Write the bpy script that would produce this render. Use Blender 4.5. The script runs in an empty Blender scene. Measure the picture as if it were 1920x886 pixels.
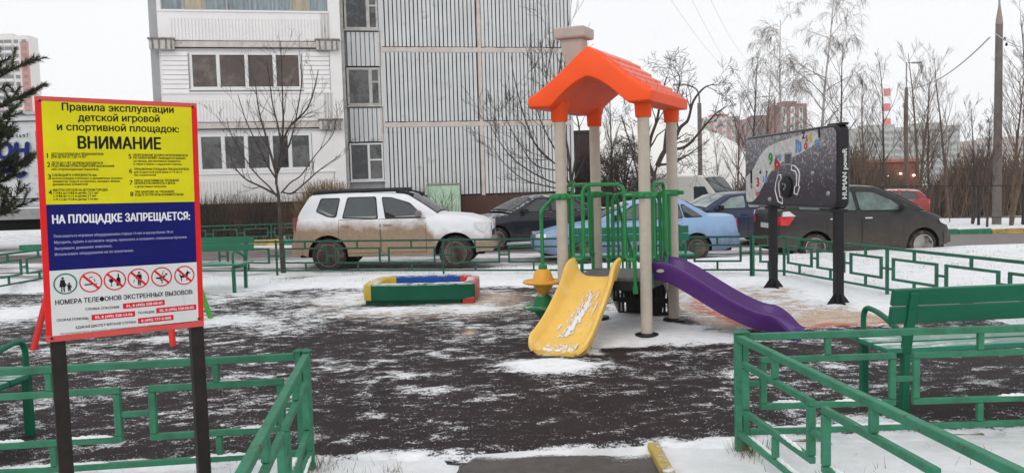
import bpy, bmesh, math, random
import numpy as np
from mathutils import Vector, Matrix, noise as mnoise
R = math.radians
sc = bpy.context.scene
COL = sc.collection

# ------------------------------------------------------------------ camera, sky, sun, exposure
F_PX, EYE = 1470.0, 1.65
PITCH, ROLL = math.atan(98 / F_PX), R(-1.6)
cam = bpy.data.cameras.new('camera'); cam.sensor_width = 36; cam.lens = F_PX / 1920 * 36
cam.clip_start = .05; cam.clip_end = 3000
cam_o = bpy.data.objects.new('camera', cam); COL.objects.link(cam_o)
CAM_M = Matrix.Rotation(math.pi / 2 - PITCH, 3, 'X') @ Matrix.Rotation(ROLL, 3, 'Z')
cam_o.matrix_world = Matrix.Translation((0, 0, EYE)) @ CAM_M.to_4x4()
sc.camera = cam_o
CAM_LOC = Vector((0, 0, EYE))
SUN_EL, SUN_AZ = R(42), R(205)
w = bpy.data.worlds.new('World'); sc.world = w; w.use_nodes = True
nt = w.node_tree; nt.nodes.clear()
sky = nt.nodes.new('ShaderNodeTexSky'); sky.sky_type = 'NISHITA'; sky.sun_disc = False
sky.sun_elevation = SUN_EL; sky.sun_rotation = SUN_AZ; sky.dust_density = 6; sky.air_density = 1
bw = nt.nodes.new('ShaderNodeRGBToBW')
b1 = nt.nodes.new('ShaderNodeBackground'); b1.inputs['Strength'].default_value = .10      # the thin part of the cloud
b2 = nt.nodes.new('ShaderNodeBackground'); b2.inputs['Color'].default_value = (.955, .975, 1, 1); b2.inputs['Strength'].default_value = 1.03
cn = nt.nodes.new('ShaderNodeTexNoise'); cn.inputs['Scale'].default_value = 2.2; cn.inputs['Detail'].default_value = 5
cr_ = nt.nodes.new('ShaderNodeMix'); cr_.data_type = 'RGBA'; cr_.inputs[6].default_value = (.88, .905, .94, 1); cr_.inputs[7].default_value = (1, 1, 1, 1)
ctc = nt.nodes.new('ShaderNodeTexCoord'); nt.links.new(ctc.outputs['Generated'], cn.inputs['Vector']); nt.links.new(cn.outputs['Fac'], cr_.inputs['Factor']); nt.links.new(cr_.outputs[2], b2.inputs['Color'])
mx = nt.nodes.new('ShaderNodeMixShader'); mx.inputs[0].default_value = .88
ow = nt.nodes.new('ShaderNodeOutputWorld')
nt.links.new(sky.outputs[0], bw.inputs[0]); nt.links.new(bw.outputs[0], b1.inputs['Color'])
nt.links.new(b1.outputs[0], mx.inputs[1]); nt.links.new(b2.outputs[0], mx.inputs[2]); nt.links.new(mx.outputs[0], ow.inputs[0])
sl = bpy.data.lights.new('sun', 'SUN'); sl.energy = .5; sl.angle = R(25); sl.color = (1, .97, .93)
so = bpy.data.objects.new('sun', sl); COL.objects.link(so)
sd = Vector((math.sin(SUN_AZ) * math.cos(SUN_EL), math.cos(SUN_AZ) * math.cos(SUN_EL), math.sin(SUN_EL)))
so.rotation_euler = sd.to_track_quat('Z', 'Y').to_euler()
sc.view_settings.view_transform = 'Standard'; sc.view_settings.look = 'None'
sc.view_settings.exposure = .14; sc.view_settings.gamma = 1
sc.cycles.max_bounces = 6; sc.cycles.volume_bounces = 2; sc.cycles.diffuse_bounces = 3; sc.cycles.glossy_bounces = 3
sc.cycles.transparent_max_bounces = 8

# ------------------------------------------------------------------ measuring helpers
def ray(x, y): return CAM_M @ Vector(((x - 960) / F_PX, -(y - 443) / F_PX, -1))
def G(x, y, z=0.0):
    d = ray(x, y); return CAM_LOC + d * ((z - EYE) / d.z)
def D(x, y, Y):
    d = ray(x, y); return CAM_LOC + d * (Y / d.y)
def sm(a, b, x):
    t = min(1, max(0, (x - a) / (b - a))); return t * t * (3 - 2 * t)
def terrain(x, y):
    xx = max(-12, min(25, x))
    edge = 16.3 + .2 * max(-12, min(14, x))
    z = sm(edge - .9, edge + .2, y) * (-.09 - .02 * xx)
    z -= sm(2, 9, x) * min(2.2, max(0, y - 25) * .028)
    z -= sm(30, 80, y) * .6 * (1 - sm(2, 9, x))
    return z

# ------------------------------------------------------------------ materials
MATS = {}
def mat(name, col, rough=.6, metal=0, var=.12, vs=6, bump=0, bs=60, coat=0, snow=0, snow_lo=.55, dirt=None, spec=.22, col2=None, c2s=3, c2t=.6, c2w=.08, stretch=(1, 1, 1), trans=0, emit=0):
    """procedural surface: base colour broken up by noise, a second colour in patches of wear or painted reflection, optional dirt by height, optional lying snow"""
    if name in MATS: return MATS[name]
    m = bpy.data.materials.new(name); m.use_nodes = True; n = m.node_tree.nodes; l = m.node_tree.links
    b = n['Principled BSDF']; tc = n.new('ShaderNodeTexCoord'); mp = n.new('ShaderNodeMapping'); mp.inputs['Scale'].default_value = stretch
    l.new(tc.outputs['Object'], mp.inputs[0])
    def nz(scale, det=4, ro=.6):
        q = n.new('ShaderNodeTexNoise'); q.inputs['Scale'].default_value = scale; q.inputs['Detail'].default_value = det
        q.inputs['Roughness'].default_value = ro; l.new(mp.outputs[0], q.inputs['Vector']); return q.outputs['Fac']
    def mr(src, a, c, d=0, e=1):
        q = n.new('ShaderNodeMapRange'); l.new(src, q.inputs[0])
        for i, v in zip((1, 2, 3, 4), (a, c, d, e)): q.inputs[i].default_value = v
        return q.outputs[0]
    def mixc(f, a, c):
        q = n.new('ShaderNodeMix'); q.data_type = 'RGBA'
        if hasattr(f, 'links'): l.new(f, q.inputs['Factor'])
        else: q.inputs['Factor'].default_value = f
        for s, v in ((q.inputs[6], a), (q.inputs[7], c)):
            if hasattr(v, 'links'): l.new(v, s)
            else: s.default_value = (*v, 1)
        return q.outputs[2]
    cur = tuple(col)
    if var:
        f = mr(nz(vs, 6), .3, .7)
        cur = mixc(f, tuple(c * (1 - var) for c in col), tuple(min(1, c * (1 + var)) for c in col))
    if col2:
        cur = mixc(mr(nz(c2s, 9, .7), c2t - c2w, c2t + c2w), cur, col2)
    if dirt:    # (colour, z where it ends, softness): road dirt thrown up from below
        dc, dz, dw = dirt[:3]
        sx = n.new('ShaderNodeSeparateXYZ'); l.new(tc.outputs['Object'], sx.inputs[0])
        ad = n.new('ShaderNodeMath'); ad.operation = 'MULTIPLY_ADD'; l.new(nz(3.2, 6, .65), ad.inputs[0]); ad.inputs[1].default_value = -.75 if dw > .2 else -.42; l.new(sx.outputs['Z'], ad.inputs[2])
        if len(dirt) > 3:
            x0, x1, drop = dirt[3]; dd = mr(sx.outputs['X'], x0, x1, 0, drop); a2 = n.new('ShaderNodeMath'); a2.operation = 'ADD'; l.new(ad.outputs[0], a2.inputs[0]); l.new(dd, a2.inputs[1]); ad = a2
        f = mr(ad.outputs[0], dz - .375 + dw, dz - .375 - dw)
        cur = mixc(f, cur, mixc(mr(nz(14, 5), .35, .65), tuple(c * .9 for c in dc), tuple(c * 1.08 for c in dc)))
        l.new(mr(f, 0, 1, rough, .85), b.inputs['Roughness'])
    if snow:
        ge = n.new('ShaderNodeNewGeometry'); sz = n.new('ShaderNodeSeparateXYZ'); l.new(ge.outputs['Normal'], sz.inputs[0])
        up = mr(sz.outputs['Z'], .6, .9)
        mu = n.new('ShaderNodeMath'); mu.operation = 'MULTIPLY'; l.new(up, mu.inputs[0]); l.new(mr(nz(7, 8, .7), snow_lo, snow_lo + .08), mu.inputs[1])
        mu2 = n.new('ShaderNodeMath'); mu2.operation = 'MULTIPLY'; l.new(mu.outputs[0], mu2.inputs[0]); mu2.inputs[1].default_value = snow
        cur = mixc(mu2.outputs[0], cur, (.78, .79, .8))
    if hasattr(cur, 'links'): l.new(cur, b.inputs['Base Color'])
    else: b.inputs['Base Color'].default_value = (*cur, 1)
    if not dirt: b.inputs['Roughness'].default_value = rough
    b.inputs['Metallic'].default_value = metal; b.inputs['Specular IOR Level'].default_value = spec
    if coat: b.inputs['Coat Weight'].default_value = coat; b.inputs['Coat Roughness'].default_value = .12
    if trans: b.inputs['Transmission Weight'].default_value = trans
    if emit: b.inputs['Emission Color'].default_value = (*col, 1); b.inputs['Emission Strength'].default_value = emit
    if bump:
        bp = n.new('ShaderNodeBump'); bp.inputs['Strength'].default_value = bump; bp.inputs['Distance'].default_value = .01
        l.new(nz(bs, 6), bp.inputs['Height']); l.new(bp.outputs[0], b.inputs['Normal'])
    MATS[name] = m; return m

FENCE_G = mat('fence_paint', (.04, .185, .108), .55, var=.2, vs=9, bump=.35, bs=40, col2=(.035, .12, .075), c2s=5, c2t=.62, c2w=.1, snow=.12, snow_lo=.62)
FENCE_W = mat('fence_paint_worn', (.045, .2, .12), .55, var=.22, vs=9, bump=.4, bs=45, col2=(.1, .06, .035), c2s=11, c2t=.63, c2w=.03, snow=.1, snow_lo=.6)
FENCE_D = mat('fence_paint_far', (.025, .12, .075), .6, var=.2, vs=5, snow=.25, snow_lo=.55)
BENCH_G = mat('bench_paint', (.004, .125, .065), .45, var=.14, vs=5, bump=.15, bs=25, stretch=(.2, 1, 1), snow=0, coat=.05, spec=.3)
BENCH_S = mat('bench_seat_paint', (.02, .19, .12), .35, var=.15, vs=5, bump=.15, bs=25, stretch=(.3, 1, 1), snow=.8, snow_lo=.53, coat=.3)
SNOW = mat('snow_heap', (.82, .83, .85), .7, var=.05, vs=12, bump=.8, bs=30)
BLACK = mat('black_steel', (.018, .018, .02), .45, var=.25, vs=8, snow=0)
DARKPOST = mat('brown_black_post', (.022, .017, .016), .6, var=.3, vs=10, bump=.3, bs=30)
ORANGE = mat('orange_plastic', (.9, .085, .008), .55, var=.05, vs=3, bump=.04, bs=60, coat=.04, spec=.3)
ORANGE_T = mat('orange_plastic_tile', (.8, .15, .08), .42, var=.1, vs=5, coat=.1)
YELLOW = mat('yellow_plastic', (.84, .5, .085), .4, var=.07, vs=4, coat=.2)
YELLOWS = mat('yellow_plastic_snowy', (.84, .54, .125), .45, var=.07, vs=4, coat=.1, col2=(.82, .68, .4), c2s=7, c2t=.66, c2w=.1)
PURPLE = mat('purple_plastic', (.085, .024, .165), .42, var=.1, vs=3, coat=.2)
PGREEN = mat('green_coated_rail', (.022, .22, .065), .4, var=.12, vs=8, coat=.25)
DGREEN = mat('green_plastic', (.02, .16, .06), .5, var=.12, vs=6, snow=.7, snow_lo=.5)
CREAM = mat('cream_post', (.5, .44, .37), .5, var=.08, vs=9, col2=(.36, .31, .26), c2s=6, c2t=.66)
TAUPE = mat('taupe_plastic', (.44, .385, .345), .6, var=.08, vs=5, bump=.1)
GLASS = mat('car_glass', (.035, .045, .05), .07, var=.2, vs=2, spec=.7)
GLASS2 = mat('car_glass_pale', (.22, .27, .27), .1, var=.35, vs=2.2, spec=.7)
TYRE = mat('tyre_rubber', (.03, .027, .025), .85, var=.3, vs=9, col2=(.13, .1, .08), c2s=5, c2t=.6)
RIM_D = mat('dirty_rim', (.17, .135, .11), .7, var=.3, vs=15)
RIM_G = mat('grey_rim', (.33, .32, .31), .5, metal=.3, var=.15, vs=12)
UNDER = mat('underbody', (.008, .008, .008), .9, var=0)
SEAM = mat('seam_dark', (.02, .02, .02), .7, var=0)
CHROME = mat('bright_trim', (.6, .6, .62), .25, metal=.9, var=.05)
LAMP_R = mat('tail_lamp_red', (.55, .015, .02), .2, var=.1, coat=.8)
LAMP_C = mat('clear_lamp', (.62, .62, .62), .15, var=.15, vs=20, coat=.8)
LAMP_O = mat('orange_lamp', (.8, .2, .03), .3, var=.05)
BARK = mat('bark_dark', (.07, .055, .046), .9, var=.3, vs=12, bump=.5, bs=30)
BARK_G = mat('bark_grey', (.12, .1, .088), .9, var=.3, vs=10)
BARK_B = mat('bark_brown', (.13, .088, .062), .9, var=.3, vs=6)
BARK_W = mat('birch_bark', (.4, .38, .36), .8, var=.3, vs=6, col2=(.05, .05, .05), c2s=5, c2t=.6)
TWIG_B = mat('birch_twigs', (.2, .17, .15), .9, var=.2)

# ------------------------------------------------------------------ mesh builder
class MB:
    def __init__(s): s.v = []; s.f = []
    def add(s, vs, fs):
        o = len(s.v); s.v.extend([tuple(q) for q in vs]); s.f.extend([tuple(i + o for i in f) for f in fs]); return s
    def box(s, c, d, rot=None, tp=1.0):
        x, y, z = d[0] / 2, d[1] / 2, d[2] / 2
        p = [Vector((i * x * (tp if k > 0 else 1), j * y * (tp if k > 0 else 1), k * z)) for k in (-1, 1) for j in (-1, 1) for i in (-1, 1)]
        if rot is not None: p = [rot @ q for q in p]
        c = Vector(c)
        return s.add([q + c for q in p], [(0, 2, 3, 1), (4, 5, 7, 6), (0, 1, 5, 4), (2, 6, 7, 3), (0, 4, 6, 2), (1, 3, 7, 5)])
    def bar(s, a, b, wd, ht, up=Vector((0, 0, 1))):
        a, b = Vector(a), Vector(b); d = (b - a); L = d.length; d.normalize()
        if abs(d.dot(up)) > .98: up = Vector((1, 0, 0))
        sx = d.cross(up).normalized(); uz = sx.cross(d)
        rot = Matrix((sx, d, uz)).transposed()
        return s.box((a + b) / 2, (wd, L, ht), rot)
    def tube(s, pts, r, n=8, cap=True, closed=False):
        pts = [Vector(p) for p in pts]; k = len(pts); rr = r if isinstance(r, (list, tuple)) else [r] * k
        vs = []; prev = None
        for i, p in enumerate(pts):
            if closed: t = (pts[(i + 1) % k] - pts[i - 1])
            else: t = pts[min(i + 1, k - 1)] - pts[max(i - 1, 0)]
            t.normalize()
            if prev is None:
                a = t.orthogonal().normalized()
            else:
                a = prev - t * prev.dot(t)
                if a.length < 1e-5: a = t.orthogonal()
                a.normalize()
            prev = a; b = t.cross(a)
            for j in range(n):
                an = 2 * math.pi * j / n
                vs.append(p + (a * math.cos(an) + b * math.sin(an)) * rr[i])
        fs = []
        for i in range(k if closed else k - 1):
            i2 = (i + 1) % k
            for j in range(n):
                fs.append((i * n + j, i * n + (j + 1) % n, i2 * n + (j + 1) % n, i2 * n + j))
        if cap and not closed:
            fs.append(tuple(range(n - 1, -1, -1))); fs.append(tuple((k - 1) * n + j for j in range(n)))
        return s.add(vs, fs)
    def lathe(s, prof, c=(0, 0, 0), n=20, axis='Z'):
        vs = []; c = Vector(c)
        for r, z in prof:
            for j in range(n):
                a = 2 * math.pi * j / n; x, y = r * math.cos(a), r * math.sin(a)
                vs.append(c + (Vector((x, y, z)) if axis == 'Z' else Vector((x, z, y))))
        fs = []
        for i in range(len(prof) - 1):
            for j in range(n):
                q = (i * n + j, i * n + (j + 1) % n, (i + 1) * n + (j + 1) % n, (i + 1) * n + j)
                fs.append(q if axis == 'Z' else q[::-1])
        a = tuple(range(n - 1, -1, -1)); b = tuple((len(prof) - 1) * n + j for j in range(n))
        fs += [a, b] if axis == 'Z' else [a[::-1], b[::-1]]
        return s.add(vs, fs)
    def prism(s, poly, fn, t0, t1):
        """poly: 2-D outline, fn(u, v, t) -> point; between t0 and t1"""
        n = len(poly)
        vs = [fn(u, v, t0) for u, v in poly] + [fn(u, v, t1) for u, v in poly]
        return s.add(vs, [tuple(range(n - 1, -1, -1)), tuple(range(n, 2 * n))] + [(i, (i + 1) % n, n + (i + 1) % n, n + i) for i in range(n)])
    def loft(s, rings, closed=True, cap=True):
        n = len(rings[0]); vs = [p for r in rings for p in r]; fs = []
        for i in range(len(rings) - 1):
            for j in range(n if closed else n - 1):
                fs.append((i * n + j, i * n + (j + 1) % n, (i + 1) * n + (j + 1) % n, (i + 1) * n + j))
        if cap and closed:
            fs.append(tuple(range(n - 1, -1, -1))); fs.append(tuple((len(rings) - 1) * n + j for j in range(n)))
        return s.add(vs, fs)
    def build(s, name, m, parent=None, smooth=False, bevel=0, seg=1, base=None, fix=True, sub=0):
        me = bpy.data.meshes.new(name)
        vs = s.v
        if base is not None: vs = [(x - base[0], y - base[1], z - base[2]) for x, y, z in s.v]
        me.from_pydata(vs, [], s.f)
        if fix:
            bm = bmesh.new(); bm.from_mesh(me); bmesh.ops.recalc_face_normals(bm, faces=bm.faces); bm.to_mesh(me); bm.free()
        if smooth:
            me.polygons.foreach_set('use_smooth', [True] * len(me.polygons))
            if not sub: me.set_sharp_from_angle(angle=R(42))
        if m: me.materials.append(m)
        o = bpy.data.objects.new(name, me); COL.objects.link(o)
        if base is not None: o.location = base
        if parent: o.parent = parent
        if bevel:
            b = o.modifiers.new('bevel', 'BEVEL'); b.width = bevel; b.segments = seg; b.limit_method = 'ANGLE'; b.angle_limit = R(35)
        if sub:
            b = o.modifiers.new('sub', 'SUBSURF'); b.levels = sub; b.render_levels = sub
        return o
def tag(o, label=None, cat=None, group=None, kind=None):
    for k, v in (('label', label), ('category', cat), ('group', group), ('kind', kind)):
        if v: o[k] = v
    return o
def thing(name, label, cat, loc=(0, 0, 0), rz=0, group=None):
    o = bpy.data.objects.new(name, None); COL.objects.link(o); o.location = loc; o.rotation_euler = (0, 0, rz); o.empty_display_size = .1
    return tag(o, label, cat, group)
def copy_tree(o, parent=None):
    c = o.copy(); COL.objects.link(c); c.parent = parent
    for ch in list(o.children): copy_tree(ch, c)
    return c
def inst(o, loc=None, parent=None, rot=None):
    c = o.copy(); COL.objects.link(c); c.parent = parent if parent else o.parent
    if loc is not None: c.location = loc
    if rot is not None: c.rotation_euler = rot
    return c
def curve_pts(pts, n=6):
    """Catmull-Rom through points"""
    P = [Vector(p) for p in pts]; P = [P[0] * 2 - P[1]] + P + [P[-1] * 2 - P[-2]]; out = []
    for i in range(1, len(P) - 2):
        for k in range(n):
            t = k / n; a, b, c, d = P[i - 1], P[i], P[i + 1], P[i + 2]
            out.append(.5 * ((2 * b) + (c - a) * t + (2 * a - 5 * b + 4 * c - d) * t * t + (3 * b - a - 3 * c + d) * t ** 3))
    out.append(P[-2]); return out
def round_poly(poly, r, n=4):
    out = []; k = len(poly)
    for i in range(k):
        p0, p, p2 = Vector(poly[i - 1]), Vector(poly[i]), Vector(poly[(i + 1) % k])
        a, b = p0 - p, p2 - p; rr = min(r, a.length * .45, b.length * .45)
        A, B = p + a.normalized() * rr, p + b.normalized() * rr
        for j in range(n + 1):
            t = j / n; q = A * (1 - t) ** 2 + p * 2 * t * (1 - t) + B * t * t; out.append((q.x, q.y))
    return out
def interp(tab, x):
    if x <= tab[0][0]: return tab[0][1]
    for (a, va), (b, vb) in zip(tab, tab[1:]):
        if x <= b: return va + (vb - va) * (x - a) / (b - a)
    return tab[-1][1]

# ------------------------------------------------------------------ ground
def ground_material(name, kind):
    m = bpy.data.materials.new(name); m.use_nodes = True; n = m.node_tree.nodes; l = m.node_tree.links; b = n['Principled BSDF']
    tc = n.new('ShaderNodeTexCoord')
    def nz(scale, det, ro, rot=0, st=(1, 1, 1), dist=0):
        mp = n.new('ShaderNodeMapping'); mp.inputs['Rotation'].default_value = (0, 0, rot); mp.inputs['Scale'].default_value = st
        q = n.new('ShaderNodeTexNoise'); q.inputs['Scale'].default_value = scale; q.inputs['Detail'].default_value = det; q.inputs['Roughness'].default_value = ro; q.inputs['Distortion'].default_value = dist
        l.new(tc.outputs['Object'], mp.inputs[0]); l.new(mp.outputs[0], q.inputs['Vector']); return q.outputs['Fac']
    def math_(op, a, c=None, d=None):
        q = n.new('ShaderNodeMath'); q.operation = op
        for i, v in enumerate((a, c, d)):
            if v is None: continue
            if hasattr(v, 'links'): l.new(v, q.inputs[i])
            else: q.inputs[i].default_value = v
        return q.outputs[0]
    def mr(src, a, c, d=0, e=1):
        q = n.new('ShaderNodeMapRange'); q.interpolation_type = 'SMOOTHSTEP'; l.new(src, q.inputs[0])
        for i, v in zip((1, 2, 3, 4), (a, c, d, e)): q.inputs[i].default_value = v
        return q.outputs[0]
    def mixc(f, a, c):
        q = n.new('ShaderNodeMix'); q.data_type = 'RGBA'; l.new(f, q.inputs['Factor'])
        for s, v in ((q.inputs[6], a), (q.inputs[7], c)):
            if hasattr(v, 'links'): l.new(v, s)
            else: s.default_value = (*v, 1)
        return q.outputs[2]
    def attr(nm):
        q = n.new('ShaderNodeAttribute'); q.attribute_name = nm; return q.outputs['Fac']
    if kind == 'rubber':
        base = mixc(mr(nz(2.2, 5, .6), .3, .7), (.012, .0072, .008), (.024, .0145, .0155))
        base = mixc(mr(nz(260, 2, .5), .55, .75), base, (.05, .036, .037)); b.inputs['Specular IOR Level'].default_value = .22
        base = mixc(attr('beige'), base, mixc(mr(nz(6, 6, .7), .35, .65), (.42, .29, .2), (.6, .48, .37)))
        base = mixc(attr('redmark'), base, (.5, .11, .06))
        A = nz(1.25, 4, .55, R(-35), (1, 1.55, 1), .6)
        B = nz(5.2, 8, .72, R(-35), (1, 1.5, 1), .25)
        Cc = nz(75, 4, .7)
        v = math_('ADD', attr('snowy'), math_('MULTIPLY', math_('SUBTRACT', A, .5), .95))
        v = math_('ADD', v, math_('MULTIPLY', math_('SUBTRACT', B, .5), 1.75))
        v2 = math_('ADD', v, math_('MULTIPLY', math_('SUBTRACT', Cc, .5), 1.15))
        v2 = math_('ADD', v2, math_('MULTIPLY', math_('SUBTRACT', nz(34, 6, .75, 0, (1, 1.15, 1)), .5), .95))
        s = mr(v2, .53, .66)
        fl = mr(math_('ADD', nz(120, 3, .6), math_('MULTIPLY', math_('SUBTRACT', v, .4), .26)), .63, .71, 0, .6)
        s = math_('MAXIMUM', s, fl)
        col = mixc(s, base, mixc(mr(nz(9, 5, .6), .3, .7), (.76, .77, .79), (.88, .89, .91)))
        h = math_('MULTIPLY', s, mr(v, .4, 1, .3, 1))
        rough = mr(s, 0, 1, .72, .6)
    elif kind == 'snow':
        # thin snow over frozen turf: grass tips and soil show through where the attribute is low
        A = nz(1.3, 4, .6); B = nz(11, 7, .72, R(10), (1, 1.6, 1)); Cc = nz(90, 4, .7)
        v = math_('ADD', attr('snowy'), math_('MULTIPLY', math_('SUBTRACT', A, .5), .35))
        v = math_('ADD', v, math_('MULTIPLY', math_('SUBTRACT', B, .5), .8))
        v = math_('ADD', v, math_('MULTIPLY', math_('SUBTRACT', Cc, .5), .5))
        s = mr(v, .42, .6)
        base = mixc(mr(nz(30, 4, .6), .35, .65), (.1, .085, .055), (.19, .17, .11))
        col = mixc(s, base, mixc(mr(nz(5, 6, .6), .3, .7), (.8, .81, .83), (.9, .91, .93)))
        h = v; rough = mr(s, 0, 1, .9, .62)
    else:  # asphalt road with trampled slush along the wheel tracks
        A = nz(.5, 4, .6, R(11), (.35, 3.5, 1)); B = nz(4, 7, .7, R(11), (.5, 2, 1)); Cc = nz(60, 3, .6)
        v = math_('ADD', attr('snowy'), math_('MULTIPLY', math_('SUBTRACT', A, .5), .9))
        v = math_('ADD', v, math_('MULTIPLY', math_('SUBTRACT', B, .5), .6))
        v = math_('ADD', v, math_('MULTIPLY', math_('SUBTRACT', Cc, .5), .3))
        s = mr(v, .44, .62)
        base = mixc(mr(nz(3, 6, .65), .3, .7), (.085, .07, .066), (.16, .135, .125)) if kind == 'road' else mixc(mr(nz(5, 6, .7), .35, .65), (.032, .027, .025), (.075, .064, .058))
        base = mixc(mr(nz(200, 2, .5), .55, .8), base, (.24, .21, .2))
        col = mixc(s, base, mixc(mr(nz(3, 6, .6), .3, .7), (.6, .6, .61), (.8, .81, .82)))
        h = s; rough = mr(s, 0, 1, .5, .62)
    l.new(col, b.inputs['Base Color']); l.new(rough, b.inputs['Roughness'])
    bp = n.new('ShaderNodeBump'); bp.inputs['Strength'].default_value = .7; bp.inputs['Distance'].default_value = .035 if kind != 'rubber' else .02
    l.new(h, bp.inputs['Height']); l.new(bp.outputs[0], b.inputs['Normal'])
    return m
def sheet(name, xs, ys, zf, m, attrs=None, keep=None, low=None):
    nx, ny = len(xs), len(ys)
    vs = [(x, max(y, low(x)) if low else y, zf(x, y)) for y in ys for x in xs]
    fs = []
    for j in range(ny - 1):
        for i in range(nx - 1):
            if keep and not keep((xs[i] + xs[i + 1]) / 2, (ys[j] + ys[j + 1]) / 2): continue
            a = j * nx + i; fs.append((a, a + 1, a + nx + 1, a + nx))
    me = bpy.data.meshes.new(name); me.from_pydata(vs, [], fs)
    me.polygons.foreach_set('use_smooth', [True] * len(fs)); me.materials.append(m)
    for k, fn in (attrs or {}).items():
        at = me.attributes.new(k, 'FLOAT', 'POINT'); at.data.foreach_set('value', [fn(x, y) for x, y, z in vs])
    o = bpy.data.objects.new(name, me); COL.objects.link(o); o['kind'] = 'structure'; return o
def fr(a, b, st): return list(np.arange(a, b + st * .5, st))
def n2(x, y, s, seed=0): return mnoise.noise(Vector((x * s, y * s, seed * 7.3)))
# blobs measured in the photograph, kept as ground ellipses: (centre, radius across, radius along, amount)
def ell(x, y, rx, ry, a):
    c = G(x, y); ex = (G(x + rx, y) - c).length; ey = abs(G(x, y + ry).y - G(x, y - ry).y) / 2
    return c.x, c.y, ex, ey, a
BL = [ell(*q) for q in [
    (1190, 606, 120, 36, .75), (1260, 630, 120, 16, .5), (1120, 640, 60, 22, .45), (1030, 690, 85, 13, .9), (985, 684, 60, 6, .3), (1090, 688, 45, 6, .4),
    (800, 580, 120, 6, .36), (720, 582, 60, 5, .3), (470, 545, 110, 14, .35), (420, 603, 60, 10, .55), (900, 583, 60, 8, .3), (660, 560, 60, 14, .35),
    (250, 690, 90, 12, .12), (300, 640, 70, 6, .35), (30, 590, 70, 18, .5), (100, 660, 60, 8, .25), (30, 800, 60, 12, .2), (560, 600, 120, 20, .15),
    (760, 705, 60, 7, .3), (800, 735, 65, 7, .4), (740, 712, 70, 5, .25), (900, 620, 120, 15, .12), (1320, 560, 60, 14, .35), (1420, 530, 120, 14, .45),
    (1600, 560, 110, 22, .45), (1500, 560, 120, 18, .2), (1440, 590, 60, 10, .2), (1380, 700, 60, 12, .15), (1640, 795, 120, 16, .55), (1600, 750, 50, 7, .4),
    (1450, 720, 60, 6, .2), (1300, 640, 120, 8, .3), (1700, 690, 200, 20, .05), (640, 830, 60, 12, .25), (800, 800, 120, 15, .08), (1060, 850, 50, 6, .2),
    (1120, 790, 110, 20, -.1), (1000, 760, 180, 40, -.08), (1480, 770, 60, 12, .14), (1250, 830, 120, 8, .15), (700, 790, 40, 10, .12), (1560, 690, 60, 8, .2), (1850, 720, 60, 10, .25), (1180, 740, 30, 5, .2), (1150, 660, 25, 10, -.5), (1250, 655, 110, 6, -.35), (640, 650, 120, 24, -.12),
    (1395, 690, 20, 12, .2), (1350, 830, 30, 8, .2), (460, 750, 90, 16, .2), (450, 700, 120, 16, .1), (200, 830, 260, 16, .12), (1280, 603, 30, 6, -.9), (1213, 636, 26, 4, -.5), (1122, 600, 24, 5, -.9), (1235, 592, 45, 5, -.5)]]
NEAR_E, FAR_E = 4.72, 13.0
def far_edge(x): return 13.05 - .12 * x + .25 * n2(x, 0, .8, 3)
def near_edge(x): return NEAR_E + .03 * x + .03 * n2(x, 0, 3, 5)
def snowy(x, y):
    v = .375 + .02 * max(0, min(6, y - 6)) + .012 * max(0, -x - .5) * (y < 12)
    for cx, cy, rx, ry, a in BL:
        q = ((x - cx) / rx) ** 2 + ((y - cy) / ry) ** 2
        if q < 5: v += a * math.exp(-q * 1.1)
    v += 1.1 * sm(far_edge(x) - .9, far_edge(x) + .05, y) + .6 * (1 - sm(near_edge(x) + .0, near_edge(x) + .16, y)) * (1 if x < -.6 or x > .9 else .45)
    v += .6 * sm(3.9, 4.6, x) * sm(8, 10, y) - .02
    return v
bcx = [ell(1480, 575, 190, 42, 1), ell(1600, 585, 130, 30, 1)]
bcl = [ell(*q) for q in [(900, 562, 80, 16, .9), (640, 565, 60, 14, .7), (860, 590, 120, 8, .6), (740, 588, 90, 7, .8), (950, 575, 50, 14, .5), (880, 625, 12, 7, .8), (740, 605, 20, 4, .5), (1240, 590, 70, 10, .25)]]
def beige(x, y):
    v = 0
    p = (x - 2.05, y - 8.3)
    inside = sm(0, .15, x - (1.95 + max(0, (10.7 - y)) * .05)) * sm(0, .12, y - (8.35 + .06 * (x - 2))) * (1 - sm(0, .4, x - (4.75 + .0 * y))) * (1 - sm(12, 12.8, y))
    v = inside
    for cx, cy, rx, ry, a in bcl:
        v = max(v, a * math.exp(-(((x - cx) / rx) ** 2 + ((y - cy) / ry) ** 2) * 1.2))
    return min(1, max(0, v * 1.15 + .35 * n2(x, y, 2.5, 8)* (v > .05)))
RED_L = [[G(1285, 545), G(1310, 580), G(1350, 592), G(1400, 612), G(1430, 622)], [G(1510, 616), G(1560, 610), G(1620, 611), G(1690, 606)], [G(1540, 552), G(1600, 562), G(1660, 580), G(1700, 596)]]
def redmark(x, y):
    best = 9
    for ln in RED_L:
        for a, b in zip(ln, ln[1:]):
            d = b - a; t = max(0, min(1, ((x - a.x) * d.x + (y - a.y) * d.y) / (d.x ** 2 + d.y ** 2)))
            best = min(best, math.hypot(x - a.x - d.x * t, y - a.y - d.y * t))
    return .85 * (1 - sm(.06, .13, best + .05 * n2(x, y, 5, 2)))
def rub_z(x, y):
    s = snowy(x, y); s2 = max(0, s - .35)
    z = .012 + .02 * min(1, s2) + .012 * max(0, s2) * n2(x, y, 2.2, 4) + .004 * n2(x, y, 9, 6); e_ = near_edge(x)
    return z - (z + .012) * (1 - sm(e_ - .09, e_ + .1, y))
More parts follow.
